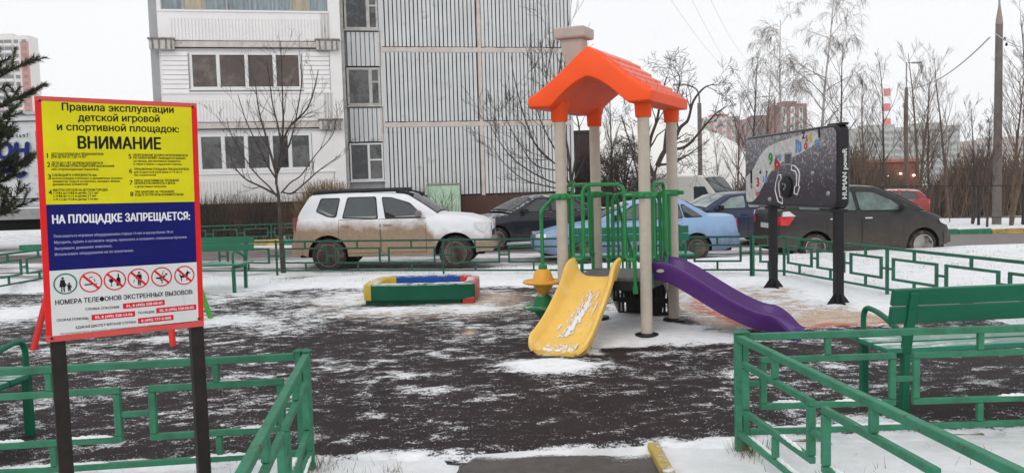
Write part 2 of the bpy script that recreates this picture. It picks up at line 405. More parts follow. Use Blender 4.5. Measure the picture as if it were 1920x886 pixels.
sheet('rubber_surface', fr(-9.3, 5.6, .055), fr(4.4, 13.6, .055), rub_z, ground_material('rubber_crumb', 'rubber'),
      {'snowy': snowy, 'beige': beige, 'redmark': redmark},
      low=lambda x: near_edge(x) - .1 + .02 * n2(x, 0, 7, 2) + .012 * n2(x, 0, 19, 4), keep=lambda x, y: y > near_edge(x) - .13 and y < far_edge(x) + .15 and x < 5.25 - .0 * y)
def lawn_snow(x, y):
    v = .95
    if y < 4.9: v = 1.0 + .1 * n2(x, y, 1.5, 1)
    for cx, cy, rx, ry, a in LAWN:
        q = ((x - cx) / rx) ** 2 + ((y - cy) / ry) ** 2
        if q < 5: v += a * math.exp(-q)
    if y > 24 and x < 0: v -= .25
    if y > 26: v -= .12
    if y > 12 and x > 4.6: v -= .2
    if 13 < y < 16.5: v -= .12
    return v
LAWN = [ell(*q) for q in [(1530, 555, 60, 12, -.35), (1600, 545, 60, 7, -.35), (1640, 580, 40, 6, -.3), (560, 520, 60, 5, -.4), (30, 520, 60, 9, -.45), (210, 520, 60, 9, -.3), (590, 868, 26, 12, -.5),
        (1410, 868, 26, 12, -.5), (1900, 820, 40, 10, -.3), (1880, 850, 60, 14, -.25), (1320, 870, 40, 10, -.2), (1600, 540, 100, 14, -.1), (380, 520, 60, 8, -.25), (1330, 545, 50, 8, -.5), (730, 870, 20, 8, -.4)]]
def lawn_z(x, y):
    z = terrain(x, y)
    if y < 20: z += .018 * n2(x, y, 1.6, 2) + .008 * n2(x, y, 5, 3)
    if 13.2 < y < 14.6: z += .05 * math.exp(-((y - 14 + .2 * x) / .35) ** 2)
    if -9.4 < x < 5.35 and near_edge(x) + .1 < y < far_edge(x) - .1: z -= .06
    if path_in(x, y): z -= .03
    rd = road_in(x, y, .35)
    if rd: z -= .05 + .06 * (rd > 1)
    return z
def path_in(x, y):
    return -.36 - (4.7 - y) * .1 < x < .74 and y < 4.9
def road_in(x, y, mgn=0):
    near = 16.5 + .2 * max(-14, min(30, x)); far = 24 + .13 * max(-14, min(40, x))
    if near < y < far: return 2 if near + mgn < y < far - mgn else 1
    return 0
gx = fr(-700, -60, 80) + fr(-50, -14, 4) + fr(-12, 8, .12) + fr(9, 30, 1.2) + fr(34, 70, 4) + fr(100, 700, 80)
gy = fr(-60, 0, 10) + fr(1, 3, .4) + fr(3.2, 17.5, .12) + fr(18, 30, .5) + fr(32, 80, 4) + fr(100, 1500, 140)
sheet('snowy_ground', gx, gy, lawn_z, ground_material('thin_snow_on_turf', 'snow'), {'snowy': lawn_snow})
def road_snow(x, y):
    near = 16.5 + .2 * x; far = 24 + .13 * x; t = (y - near) / (far - near)
    v = .62 - .3 * math.exp(-((t - .62) / .16) ** 2) - .12 * math.exp(-((t - .2) / .1) ** 2)
    v -= .45 * sm(9, 11.5, x) * sm(.02, .1, t)
    v += .25 * sm(.86, .98, t)
    return v
def rz(x, y):
    return terrain(x, y) + .0 + .008 * n2(x, y, 1.2, 9)
rs = sheet('road', fr(-16, 42, .4), fr(12.5, 30, .25), rz, ground_material('slushy_asphalt', 'road'), {'snowy': road_snow},
           keep=lambda x, y: 16.45 + .2 * x < y < 24.05 + .13 * x)
# entrance path with a yellow kerb
sheet('path', fr(-.6, .8, .05), fr(1.0, 4.8, .05), lambda x, y: .006 + .003 * n2(x, y, 3, 1) - .05 * (1 - sm(-.42 - (4.7 - y) * .1, -.24 - (4.7 - y) * .1 + .06 * n2(x, y, 6, 3), x)), ground_material('path_asphalt', 'path'),
      {'snowy': lambda x, y: .3 + .35 * sm(4.5, 4.72, y) + .2 * n2(x, y, 4, 2) + .55 * (1 - sm(-.6, -.4, x - (.0 if y > 4 else -.3) * 0)) },
      keep=lambda x, y: x > -.45 - (4.7 - y) * .1)
KERB_Y = mat('kerb_yellow', (.5, .36, .1), .8, var=.25, vs=6, bump=.6, bs=40, col2=(.2, .17, .13), c2s=7, c2t=.56, snow=.9, snow_lo=.56)
KERB_O = mat('kerb_old', (.26, .2, .12), .9, var=.25, vs=6, bump=.6, bs=40, snow=.95, snow_lo=.47)
KERB_G = mat('kerb_green', (.04, .2, .12), .8, var=.25, vs=6, snow=.6, snow_lo=.55)
ks = bpy.data.objects.new('path_kerb', None); COL.objects.link(ks); ks['kind'] = 'structure'; ks.location = (.83, 4.72, 0)
p0 = None
for i in range(4):
    k = MB().box((0, -.5 - i * 1.01, .015), (.07, 1.0, .07)).build('kerb_stone', KERB_Y, ks, bevel=.01, seg=2)
k = bpy.data.objects.new('edging_kerb', None); COL.objects.link(k); k['kind'] = 'structure'; k.location = (.9, 4.78, 0)
for i in range(6): MB().box((.52 + i * 1.01, .025 + .028 * i, .0), (1.0, .06, .02)).build('kerb_stone', KERB_O, k, bevel=.01)
kk = bpy.data.objects.new('road_kerb', None); COL.objects.link(kk); kk['kind'] = 'structure'; kk.location = (0, 24, 0)
i = 0; x = -14.0
while x < 34:
    c = x + .6; y = 24.06 + .13 * c
    MB().box((c, y - 24, terrain(c, y) + .06), (1.18, .16, .2), Matrix.Rotation(math.atan(.13), 3, 'Z')).build('kerb_stone', KERB_Y if i % 4 == 1 else KERB_G, kk, bevel=.015)
    x += 1.2; i += 1

# ------------------------------------------------------------------ low green fences
def fence(name, label, pts, h, m, rect=.84, gap=.105, eg=.09, bw=.04, group='low green metal fences', flip=None, z0=None, bev=.004):
    """pts: list of (x, y, n) - posts, with n rectangles in the bay that follows"""
    t = thing(name, label, 'fence', (pts[0][0], pts[0][1], z0[0] if z0 else 0), 0, group)
    O = Vector(t.location); k = h / .71
    zt, zr1, zr0, zb = .69 * k, .545 * k, .26 * k, .105 * k
    for i, q in enumerate(pts):
        zz = z0[i] if z0 else 0
        a = Vector((q[0], q[1], zz)) - O
        MB().bar(a + Vector((0, 0, -.25)), a + Vector((0, 0, h + .01)), bw, bw).build('post', m, t, bevel=bev)
        if bev: MB().loft([[a + Vector((cx_ * bw * k_, cy_ * bw * k_, h + z_)) for cx_, cy_ in ((-1, -1), (1, -1), (1, 1), (-1, 1))] for k_, z_ in ((.68, .008), (.68, .014), (.1, .026))]).build('post_cap', m, t)
        if i == len(pts) - 1: break
        zz2 = z0[i + 1] if z0 else 0
        b = Vector((pts[i + 1][0], pts[i + 1][1], zz2)) - O; d = b - a; L = d.length; d /= L; n = q[2]
        def at(s, z): return a + d * s + Vector((0, 0, z))
        MB().bar(at(bw / 2, zt), at(L - bw / 2, zt), bw, bw).build('top_rail', m, t, bevel=bev)
        MB().bar(at(bw / 2, zb), at(L - bw / 2, zb), bw * .85, bw * .85).build('bottom_rail', m, t, bevel=bev)
        W = (L - 2 * eg - (n - 1) * gap) / n; th = bw * .8; hb = bw / 2
        for j in range(n):
            s0 = eg + j * (W + gap); s1 = s0 + W; sm_ = (s0 + s1) / 2; f = MB()
            f.bar(at(s0, zr1), at(s1, zr1), th, bw * .9); f.bar(at(s0, zr0), at(s1, zr0), th, bw * .9)
            f.bar(at(s0 + hb, zr0 + hb), at(s0 + hb, zr1 - hb), th, bw); f.bar(at(s1 - hb, zr0 + hb), at(s1 - hb, zr1 - hb), th, bw)
            f.build('frame', m, t, bevel=bev)
            MB().bar(at(sm_, zr1 + hb), at(sm_, zt - hb), th, bw * .9).build('spacer', m, t, bevel=bev)
            MB().bar(at(sm_, zb + hb), at(sm_, zr0 - hb), th, bw * .9).build('spacer', m, t, bevel=bev)
            if j < n - 1: MB().bar(at(s1, (zr0 + zr1) / 2), at(s1 + gap, (zr0 + zr1) / 2), th, bw * .8).build('link', m, t, bevel=bev)
            if j == 0: MB().bar(at(hb, (zr0 + zr1) / 2), at(s0, (zr0 + zr1) / 2), th, bw * .8).build('link', m, t, bevel=bev)
            if j == n - 1: MB().bar(at(s1, (zr0 + zr1) / 2), at(L - hb, (zr0 + zr1) / 2), th, bw * .8).build('link', m, t, bevel=bev)
    return t
K = Vector((1.345, 4.68, 0)); K2 = Vector((-1.225, 4.54, 0))
fence('low_fence', 'worn green low fence running right in front of the near bench', [(K.x + .045, K.y + .01, 3), (K.x + 2.93, K.y + .06, 3), (K.x + 5.8, K.y + .11, 0)], .71, FENCE_G)
dB = Vector((1.589 - K.x, 2.409 - K.y, 0)).normalized()
e = K + dB * 2.9
fence('low_fence', 'chipped green low fence leading to the viewer on the right of the path', [(K.x, K.y, 3), (e.x, e.y, 0)], .71, FENCE_W)
dC = Vector((-2.879 + 1.217, 4.323 - 4.521, 0)).normalized()
fence('low_fence', 'green low fence running left behind the posts of the rules board', [(K2.x - .045, K2.y, 2), (K2.x - .045 + dC.x * 1.85, K2.y + dC.y * 1.85, 3), (K2.x + dC.x * 4.7, K2.y + dC.y * 4.7, 0)], .70, FENCE_G, gap=.15)
dD = Vector((-.945 + 1.217, 2.627 - 4.521, 0)).normalized(); e = K2 + dD * 2.9
fence('low_fence', 'green low fence leading to the viewer on the left of the path', [(K2.x, K2.y, 3), (e.x, e.y, 0)], .70, FENCE_W)
def bfy(x): return 15.2 - .24 * (x + 4.59)
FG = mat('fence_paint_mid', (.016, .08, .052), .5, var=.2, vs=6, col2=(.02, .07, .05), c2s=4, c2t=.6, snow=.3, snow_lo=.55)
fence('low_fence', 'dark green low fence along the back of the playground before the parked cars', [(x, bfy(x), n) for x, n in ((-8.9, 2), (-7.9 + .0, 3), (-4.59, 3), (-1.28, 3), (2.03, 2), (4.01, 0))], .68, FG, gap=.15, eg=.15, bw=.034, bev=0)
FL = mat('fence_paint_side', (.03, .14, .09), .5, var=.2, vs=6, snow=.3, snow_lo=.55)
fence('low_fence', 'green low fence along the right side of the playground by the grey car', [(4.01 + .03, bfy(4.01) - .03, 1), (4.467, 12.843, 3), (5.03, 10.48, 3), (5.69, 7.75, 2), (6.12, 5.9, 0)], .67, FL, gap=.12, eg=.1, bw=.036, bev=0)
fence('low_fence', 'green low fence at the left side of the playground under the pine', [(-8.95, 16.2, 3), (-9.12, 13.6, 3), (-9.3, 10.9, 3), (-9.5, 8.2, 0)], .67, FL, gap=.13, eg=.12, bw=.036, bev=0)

def snow_strip(par, a, b, w_, h, seed):
    rg_ = random.Random(seed); n = 22; a, b = Vector(a), Vector(b); d = (b - a).normalized(); sd_ = Vector((-d.y, d.x, 0)); g = []
    for i in range(n + 1):
        t = i / n; e_ = math.sin(math.pi * t) ** .4; hh = h * e_ * rg_.uniform(.35, 1.1) + .001; ww = w_ * (.55 + .45 * rg_.random()) * max(.15, e_); c = a.lerp(b, t)
        g.append([c - sd_ * ww / 2, c - sd_ * ww * .3 + Vector((0, 0, hh)), c + sd_ * ww * .3 + Vector((0, 0, hh)), c + sd_ * ww / 2])
    MB().loft(g).build('snow_strip', SNOW, par, smooth=True)['kind'] = 'stuff'
for f_ in [o for o in list(COL.objects) if o.name.startswith('low_fence')][:4]:
    k_ = 0
    for fr_o in [c for c in f_.children if c.name.startswith(('frame', 'bottom_rail'))]:
        k_ += 1; vs_ = [q.co for q in fr_o.data.vertices]
        if fr_o.name.startswith('frame'): zb_ = min(q.z for q in vs_) + .036
        else: zb_ = max(q.z for q in vs_)
        ax_ = 0 if (max(q.x for q in vs_) - min(q.x for q in vs_)) > (max(q.y for q in vs_) - min(q.y for q in vs_)) else 1
        lo_ = min(vs_, key=lambda q: q[ax_]); hi_ = max(vs_, key=lambda q: q[ax_]); rg_ = random.Random(k_ * 7 + len(f_.name))
        A_ = Vector((lo_.x, lo_.y, zb_)); B_ = Vector((hi_.x, hi_.y, zb_)); d_ = (B_ - A_).normalized(); A_ += d_ * .04; B_ -= d_ * .04
        for t0, t1 in ((rg_.uniform(.0, .1), rg_.uniform(.2, .5)), (rg_.uniform(.55, .7), rg_.uniform(.8, 1))):
            if rg_.random() < .75: snow_strip(f_, A_.lerp(B_, t0), A_.lerp(B_, t1), .03, .014, k_)
# ------------------------------------------------------------------ benches
def bench_proto(label, L=1.9):
    """x along the seat, front at -y, back at +y"""
    t = thing('park_bench', label, 'bench', (0, 0, 0), 0, 'green park benches in the playground')
    for j, y in enumerate((-.24, -.045, .15)):
        MB().box((L / 2, y, .472 - .004 * j), (L, .178, .035)).build('seat_board', BENCH_S, t, bevel=.006, seg=2)
    tilt = Matrix.Rotation(R(-12), 3, 'X')
    for z, y in ((.712, .268), (.835, .294)):
        MB().box((L / 2, y, z), (L, .034, .115), tilt).build('back_board', BENCH_G, t, bevel=.005, seg=2)
    for x in (.14, L - .14):
        MB().bar((x, .2, -.02), (x, .222, .44), .06, .045).bar((x, .222, .44), (x, .315, .87), .06, .04).build('rear_leg', BENCH_G, t, bevel=.004)
        MB().bar((x, -.3, -.02), (x, -.3, .43), .05, .05).build('front_leg', BENCH_G, t, bevel=.004)
        MB().bar((x, -.275, .42), (x, .2, .42), .05, .04).build('seat_bearer', BENCH_G, t, bevel=.004)
        MB().tube(curve_pts([(x, -.3, .43), (x, -.305, .6), (x, -.27, .665), (x, -.2, .675), (x, -.05, .65), (x, .21, .56)], 5), .02, 8).build('arm', BENCH_G, t, smooth=True)
    return t
b0 = bench_proto('large green bench seen from behind at the right edge, wet snow on its seat')
b0.location = (2.34, 5.34, 0); b0.rotation_euler = (0, 0, R(3) ); b0.scale = (1, 1, 1)
# this bench faces away from the viewer: turned half round about its own end
b0.rotation_euler = (0, 0, R(185)); b0.location = (2.47 + 1.89, 5.42 + .165, 0)
def bench_at(label, x, y, rz, dz=0):
    c = copy_tree(b0); c['label'] = label; c.location = (x, y, dz); c.rotation_euler = (0, 0, rz); return c
bench_at('green bench at the back left half hidden by the rules board', -6.28, 13.02, R(-2), .0)
bench_at('green bench behind the climbing frame in front of the pale blue car', .98, 12.68, R(-4), -.0)
bench_at('green bench cut by the left edge, only its curved arm and front leg in view', -3.245, 5.02, R(177))

# ------------------------------------------------------------------ play structure
pA, pB, pC, pD = Vector((1.393, 8.177, 0)), Vector((1.858, 9.034, 0)), Vector((1.012, 9.353, 0)), Vector((.547, 8.495, 0))
PO = (pA + pB + pC + pD) / 4
ps = thing('play_structure', 'toddler climbing frame with orange roof, yellow slide and purple slide', 'playground set', PO)
def L_(p): return Vector(p) - PO
u = (pB - pA).normalized(); v = (pA - pD).normalized()          # u: away from the yellow slide, v: towards the purple slide
for p in (pA, pB, pC, pD):
    q = L_(p)
    MB().tube([q + Vector((0, 0, -.1)), q + Vector((0, 0, 2.36))], .0615, 20).build('post', CREAM, ps, smooth=True)
    MB().lathe([(.06, .0), (.13, .0), (.125, .018), (.07, .03)], q + Vector((0, 0, .02)), 16).build('post_collar', BLACK, ps, smooth=True)
    o = MB(); o.lathe([(.068, -.035), (.078, -.03), (.078, .03), (.068, .035)], q + Vector((0, 0, 1.5)), 16)
    for dd in (u, -u, v, -v): o.box(q + dd * .095 + Vector((0, 0, 1.5)), (.07, .05, .045), Matrix.Rotation(math.atan2(dd.y, dd.x), 3, 'Z'))
    o.build('clamp', PGREEN, ps, smooth=True, bevel=.006)
    # tapering sleeve of the roof
    MB().loft([[q + u * a * s + v * b * s + Vector((0, 0, z)) for a, b in ((-1, -1), (-.35, -1.25), (.35, -1.25), (1, -1), (1.25, -.35), (1.25, .35), (1, 1), (.35, 1.25), (-.35, 1.25), (-1, 1), (-1.25, .35), (-1.25, -.35))] for s, z in ((.056, 2.3), (.062, 2.312), (.067, 2.43), (.075, 2.46), (.078, 2.52))]).build('roof_sleeve', ORANGE, ps, smooth=True)
# deck
dk = MB(); cs = [L_(p) for p in (pA, pB, pC, pD)]
inn = [c * .96 for c in cs]
dk.prism([(c.x, c.y) for c in inn], lambda a, b, t: (a, b, t), .57, .625)
DECKM = mat('deck_grey', (.12, .12, .125), .6, var=.2, vs=20, bump=.4, bs=80, snow=.15, snow_lo=.6)
dk.build('deck', DECKM, ps, bevel=.008)
for a, b in ((0, 1), (1, 2), (2, 3), (3, 0)):
    MB().bar(inn[a] * .99 + Vector((0, 0, .54)), inn[b] * .99 + Vector((0, 0, .54)), .03, .1).build('deck_beam', BLACK, ps)
# barriers
RT = .019
def rail_panel(pa, pb, side, bars, lo=.7, hoop=None, zt=1.5, top=True):
    """panel between two posts; hoop=(s0, s1, ztop, zfoot): raised arch in the entrance"""
    a, b = L_(pa), L_(pb); d = (b - a); L = d.length; d /= L; up = Vector((0, 0, 1))
    def at(s, z, o=0): return a + d * s + up * z + side * o
    def T(pts, r=RT, nm='rail'):
        MB().tube(pts, r, 8).build(nm, PGREEN, ps, smooth=True)
    if hoop:
        s0, s1, zh, zf = hoop; r = .07
        pts = [at(s0 - .09, zf)] + [at(s0 - .03, zf), at(s0 - .005, zf + .03), at(s0, zf + .07)]
        pts += [at(s0, zh - .09), at(s0 + .02, zh - .03), at(s0 + .07, zh), at(s1 - .07, zh), at(s1 - .02, zh - .03), at(s1, zh - .09)]
        pts += [at(s1, zf + .07), at(s1 + .005, zf + .03), at(s1 + .03, zf), at(s1 + .09, zf)]
        T(pts, RT * 1.15, 'entrance_hoop')
        T([at(.08, zt), at(s0, zt)]); T([at(s1, zt), at(L - .08, zt)])
        for s in bars: T([at(s, zt), at(s, .5)], RT, 'baluster')
    else:
        T([at(.08, zt), at(L - .08, zt)], RT, 'top_rail'); T([at(.08, lo), at(L - .08, lo)], RT * .9, 'bottom_rail')
        for s in bars: T([at(s, zt), at(s, lo)], RT * .75, 'baluster')
    return at
at1 = rail_panel(pD, pA, -u, (.12, .79), hoop=(.235, .69, 1.62, .82))
at2 = rail_panel(pA, pB, v, (.12, .19, .72, .85), hoop=(.27, .66, 1.62, .82))
at3 = rail_panel(pC, pB, u, (.14, .76), hoop=(.2, .7, 1.5, .72))
at4 = rail_panel(pC, pD, -v, (.13, .76), hoop=(.2, .7, 1.62, .8))
MB().box(at1(.79, .5), (.05, .02, .08), Matrix.Rotation(math.atan2(v.y, v.x), 3, 'Z')).build('mounting_plate', PGREEN, ps)
for s in (.2, .7):      # stair handrails with balusters, sloping down away from the deck
    f = lambda k, z: at3(s, z) + u * k
    MB().tube(curve_pts([f(.02, 1.48), f(.12, 1.46), f(.35, 1.12), f(.62, .78), f(.7, .6), f(.7, .05)], 4), RT, 8).build('handrail', PGREEN, ps, smooth=True)
    for k in (.17, .31, .45, .58):
        zt_ = 1.46 - (k - .12) * 1.36 - .02
        MB().tube([f(k, zt_), f(k, max(.12, .6 - k))], RT * .7, 6).build('baluster', PGREEN, ps, smooth=True)
    MB().tube([f(.08, .62), f(.7, .12)], RT * .8, 6).build('bottom_rail', PGREEN, ps, smooth=True)
# steps of slotted black sheet between two taupe stringers
rv = Matrix.Rotation(math.atan2(v.y, v.x), 3, 'Z')
for i in range(3):
    z1 = .6 - i * .2; k0 = .04 + i * .17; o = MB(); wd = .66; c0 = at3(.45, 0)
    for k in range(14): o.box(c0 + u * k0 + v * ((k - 6.5) * wd / 13) + Vector((0, 0, z1 - .1)), (.03, .012, .11), rv)
    for dz in (-.02, -.18): o.box(c0 + u * k0 + Vector((0, 0, z1 + dz)), (wd + .02, .014, .05), rv)
    o.build('riser', BLACK, ps)
    o = MB()
    for k in range(9): o.box(c0 + u * (k0 + .17) + v * ((k - 4) * wd / 8) + Vector((0, 0, z1 - .2)), (.045, .17, .012), rv)
    o.box(c0 + u * (k0 + .09) + Vector((0, 0, z1 - .2)), (wd, .03, .013), rv); o.box(c0 + u * (k0 + .25) + Vector((0, 0, z1 - .2)), (wd, .03, .013), rv)
    o.build('tread', BLACK, ps)
for s in (-.35, .35):
    c0 = at3(.45, 0) + v * s
    MB().prism([(.0, .6), (.1, .6), (.62, .02), (.62, -.02), (.46, -.02), (0, .44)], lambda a, b, t: c0 + u * a + v * t + Vector((0, 0, b)), -.015, .015).build('stringer', TAUPE, ps, bevel=.005)
MB().prism([(-.33, .58), (.33, .58), (.2, .04), (-.2, .04)], lambda a, b, t: at3(.45, b) + v * a - u * t + Vector((0, 0, 0)), -.36, -.34).build('back_panel', BLACK, ps)
# roof
RC0 = L_((pD + pA) / 2) - v * .035                        # middle of the front edge
HW, U0, U1 = .66, -.26, 1.07
def roof_line(n=13, off=0.0, wd=HW):
    """half section of the upper skin: swoops flat at the eave"""
    pts = []
    for i in range(n):
        t = i / (n - 1); x = -wd + wd * t
        z = 2.55 + .51 * (t ** 1.2) - off
        pts.append((x, z))
    pts = [(x, z - .022 * max(0, 1 - abs(x) / .12) ** 1.5) for x, z in pts[:-1]] + [(-.012, 3.036 - off)]
    return pts + [(-x, z) for x, z in reversed(pts)]
def inner(n=13, drop=.2, wd=HW):
    pts = []
    for x, z in roof_line(n):
        s = 1 if x > 0 else -1; ax = abs(x)
        zi = min(z - .075, 2.47 + max(0, (.5 - ax)) * .82) if ax < .52 else z - .07
        pts.append((x * .985, zi))
    return pts
top = roof_line(21)
def zin(x):
    ax = abs(x)
    if ax < .42: return 2.435 + .285 * (1 - (ax / .42) ** 1.5)
    return 2.435 + (ax - .42) * .02
def ring(k, up_=0, grow=0):
    P = [RC0 + v * (x * (1 + grow)) + u * k + Vector((0, 0, z + up_)) for x, z in top]
    return P + [RC0 + v * (x * (1 + grow) * .985) + u * k + Vector((0, 0, min(zin(x) - up_ * .6, z - .05 + up_))) for x, z in reversed(top)]
o = MB(); o.loft([ring(U0, -.03, -.035), ring(U0 + .008, -.014, -.014), ring(U0 + .035, 0, 0), ring(U0 + .2), ring(U1 - .2), ring(U1 - .035), ring(U1 - .008, -.014, -.014), ring(U1, -.03, -.035)])
roof = o.build('roof', ORANGE, ps, smooth=True, bevel=.035, seg=4)
def slope_at(x):
    for (x0, z0), (x1, z1) in zip(top, top[1:]):
        if x0 <= x <= x1: return z0 + (z1 - z0) * (x - x0) / (x1 - x0 + 1e-9)
    return top[-1][1]
for sgn in (-1, 1):
    for row in range(5):
        xa, xb = .045 + row * .112, .045 + (row + 1) * .112 + .008
        for cidx in range(6):
            jit = random.Random(row * 31 + cidx + 7 * sgn).uniform(-.006, .006)
            k0 = U0 + .13 + cidx * .178 + (.05 if row % 2 else 0); k1 = min(k0 + .168, U1 - .05)
            za, zb = slope_at(sgn * xa), slope_at(sgn * xb)
            o = MB(); o.add([RC0 + v * sgn * xx + u * kk_ + Vector((0, 0, zz)) for xx, zz0 in ((xa, za), (xb + jit, zb)) for kk_ in (k0, k1) for zz in ((zz0 - .01), (zz0 + (.008 if xx == xa else .04)))],
                            [(0, 1, 3, 2), (4, 6, 7, 5), (0, 4, 5, 1), (2, 3, 7, 6), (1, 5, 7, 3), (0, 2, 6, 4)])
            o.build('roof_tile', ORANGE_T, roof, bevel=.005)
# chimney
cp = RC0 + u * (.44) - v * .42; o = MB()
def sq(c, hx, hy, z): return [c + v * a * hx + u * b * hy + Vector((0, 0, z)) for a, b in ((-1, -1), (1, -1), (1, 1), (-1, 1))]
o.loft([sq(cp + v * .06, .06, .05, 2.72), sq(cp + v * .04, .07, .06, 2.85), sq(cp + v * .02, .1, .08, 2.98), sq(cp, .115, .09, 3.1), sq(cp, .12, .095, 3.24)]); o.build('chimney_flue', TAUPE, ps, bevel=.015, seg=2)
o = MB(); o.loft([sq(cp, .16, .13, 3.235), sq(cp, .175, .145, 3.25), sq(cp, .175, .145, 3.345), sq(cp, .165, .135, 3.36), sq(cp, .13, .1, 3.36), sq(cp, .125, .095, 3.3)]); o.build('chimney_cap', TAUPE, ps, bevel=.008)
# slides
def slide(nm, o0, d, prof, halfw, wall, m, ends=.0, flare=None):
    """prof: (distance, floor height); wall: height of the side above the floor by distance"""
    d = Vector(d).normalized(); sd_ = Vector((d.y, -d.x, 0)); rings = []
    n = len(prof)
    for i, (s, z) in enumerate(prof):
        s0, z0 = prof[max(0, i - 1)]; s1, z1 = prof[min(n - 1, i + 1)]; tv = Vector((s1 - s0, z1 - z0)).normalized(); nx, nz = -tv.y, tv.x
        hw = halfw * (interp(flare, s) if flare else 1); wl = interp(wall, s); r = []
        sec = [(-hw - .035, wl * .98 - .03), (-hw - .03, wl), (-hw - .005, wl + .01), (-hw + .02, wl - .015), (-hw + .035, wl * .45), (-hw + .075, .03), (-hw + .13, .005), (0, 0), (hw - .13, .005), (hw - .075, .03), (hw - .035, wl * .45), (hw - .02, wl - .015), (hw + .005, wl + .01), (hw + .03, wl), (hw + .035, wl * .98 - .03), (hw + .01, wl * .4), (hw - .03, -.035), (0, -.045), (-hw + .03, -.035), (-hw - .01, wl * .4)]
        for a, b in sec:
            r.append(Vector(o0) + d * (s + nx * b) + sd_ * a + Vector((0, 0, z + nz * b)))
        rings.append(r)
    return MB().loft(rings).build(nm, m, ps, smooth=True)
def dense(tab, n):
    P = curve_pts([(a, b, 0) for a, b in tab], n); return [(p.x, p.y) for p in P]
ysm = dense([(-.03, .64), (.06, .625), (.2, .5), (.5, .27), (.78, .1), (.95, .045), (1.08, .035)], 4)
slide('yellow_slide', L_((.885, 8.32, 0)), (-.477, -.879, 0), ysm, .262, [(-.03, .2), (.05, .19), (.2, .15), (.9, .14), (1.0, .1), (1.05, .06), (1.08, .03)], YELLOWS, flare=[(0, .95), (.6, 1.03), (.9, 1.12), (1.0, 1.08), (1.05, .96), (1.08, .8)])
psm = dense([(-.05, .62), (.1, .605), (.28, .52), (.7, .275), (1.0, .145), (1.2, .112), (1.37, .025), (1.47, .012)], 4)
slide('purple_slide', L_((1.63, 8.60, 0)), v + Vector((0, -.05, 0)), psm, .295, [(-.05, .15), (.1, .16), (.3, .16), (1.15, .14), (1.4, .05), (1.45, .02)], PURPLE, flare=[(0, 1), (1.45, 1.05)])
q0 = L_((1.63, 8.60, 0)) + v * .1 - u * .335 + Vector((0, 0, .69))
MB().loft([[q0 - u * k + v * (a * .04) + Vector((0, 0, b * .018)) for a, b in [(math.cos(t) , math.sin(t)) for t in [i * math.pi / 6 for i in range(12)]]] for k in (0, .012)]).build('maker_badge', mat('badge', (.5, .45, .4), .5), ps)
# snow lying in the yellow slide
rs_ = random.Random(5)
yo = L_((.875, 8.32, 0)); yd = Vector((-.477, -.879, 0)).normalized(); ysd = Vector((yd.y, -yd.x, 0))
def on_slide(s, a, b):
    z = interp(ysm, s); z2 = interp(ysm, s + .02); t = Vector((.02, z2 - z)).normalized()
    return yo + yd * (s - t.y * b) + ysd * a + Vector((0, 0, z + t.x * b))
o = MB()
def flake(s, a, rs1, ra, rot, n=10):
    vs = []
    for i in range(n):
        an = 2 * math.pi * i / n; rr = rs_.uniform(.6, 1.15); ds, da = math.cos(an) * rs1 * rr, math.sin(an) * ra * rr
        ss, aa = s + ds * math.cos(rot) - da * math.sin(rot), a + ds * math.sin(rot) + da * math.cos(rot); vs.append(on_slide(min(1.06, max(0, ss)), max(-.2, min(.2, aa)), .006 + max(0, abs(aa) - .12) * .35))
    vs.append(on_slide(s, a, .018 + max(0, abs(a) - .12) * .35)); o.add(vs, [(i, (i + 1) % n, n) for i in range(n)])
for s, a, r1, r2, ro in ((.34, -.05, .07, .02, .1), (.46, -.03, .09, .03, .1), (.58, .0, .09, .03, .0), (.68, .02, .07, .028, .0), (.24, -.12, .05, .012, .2), (.38, -.15, .08, .012, .1), (.62, .14, .05, .012, .2),
                         (.985, .1, .035, .06, .3), (1.0, .0, .02, .05, .1), (.9, -.16, .08, .014, -.2), (.97, -.12, .05, .02, -.2)):
    flake(s, a, r1, r2, ro, 16)
for _ in range(150):
    c_ = rs_.uniform(.18, .75); flake(c_, -.1 + .2 * c_ + rs_.gauss(0, .035), rs_.uniform(.008, .03), rs_.uniform(.004, .012), rs_.uniform(-.2, .3), 7)
for _ in range(60): flake(rs_.uniform(.86, 1.04), rs_.uniform(-.17, .17), rs_.uniform(.005, .02), rs_.uniform(.006, .02), rs_.uniform(-.8, .8), 6)
for _ in range(70): flake(rs_.uniform(.15, 1.0), rs_.uniform(-.17, .15), rs_.uniform(.004, .01), rs_.uniform(.003, .007), 0, 5)
o.build('snow_crust', SNOW, ps, smooth=True)['kind'] = 'stuff'
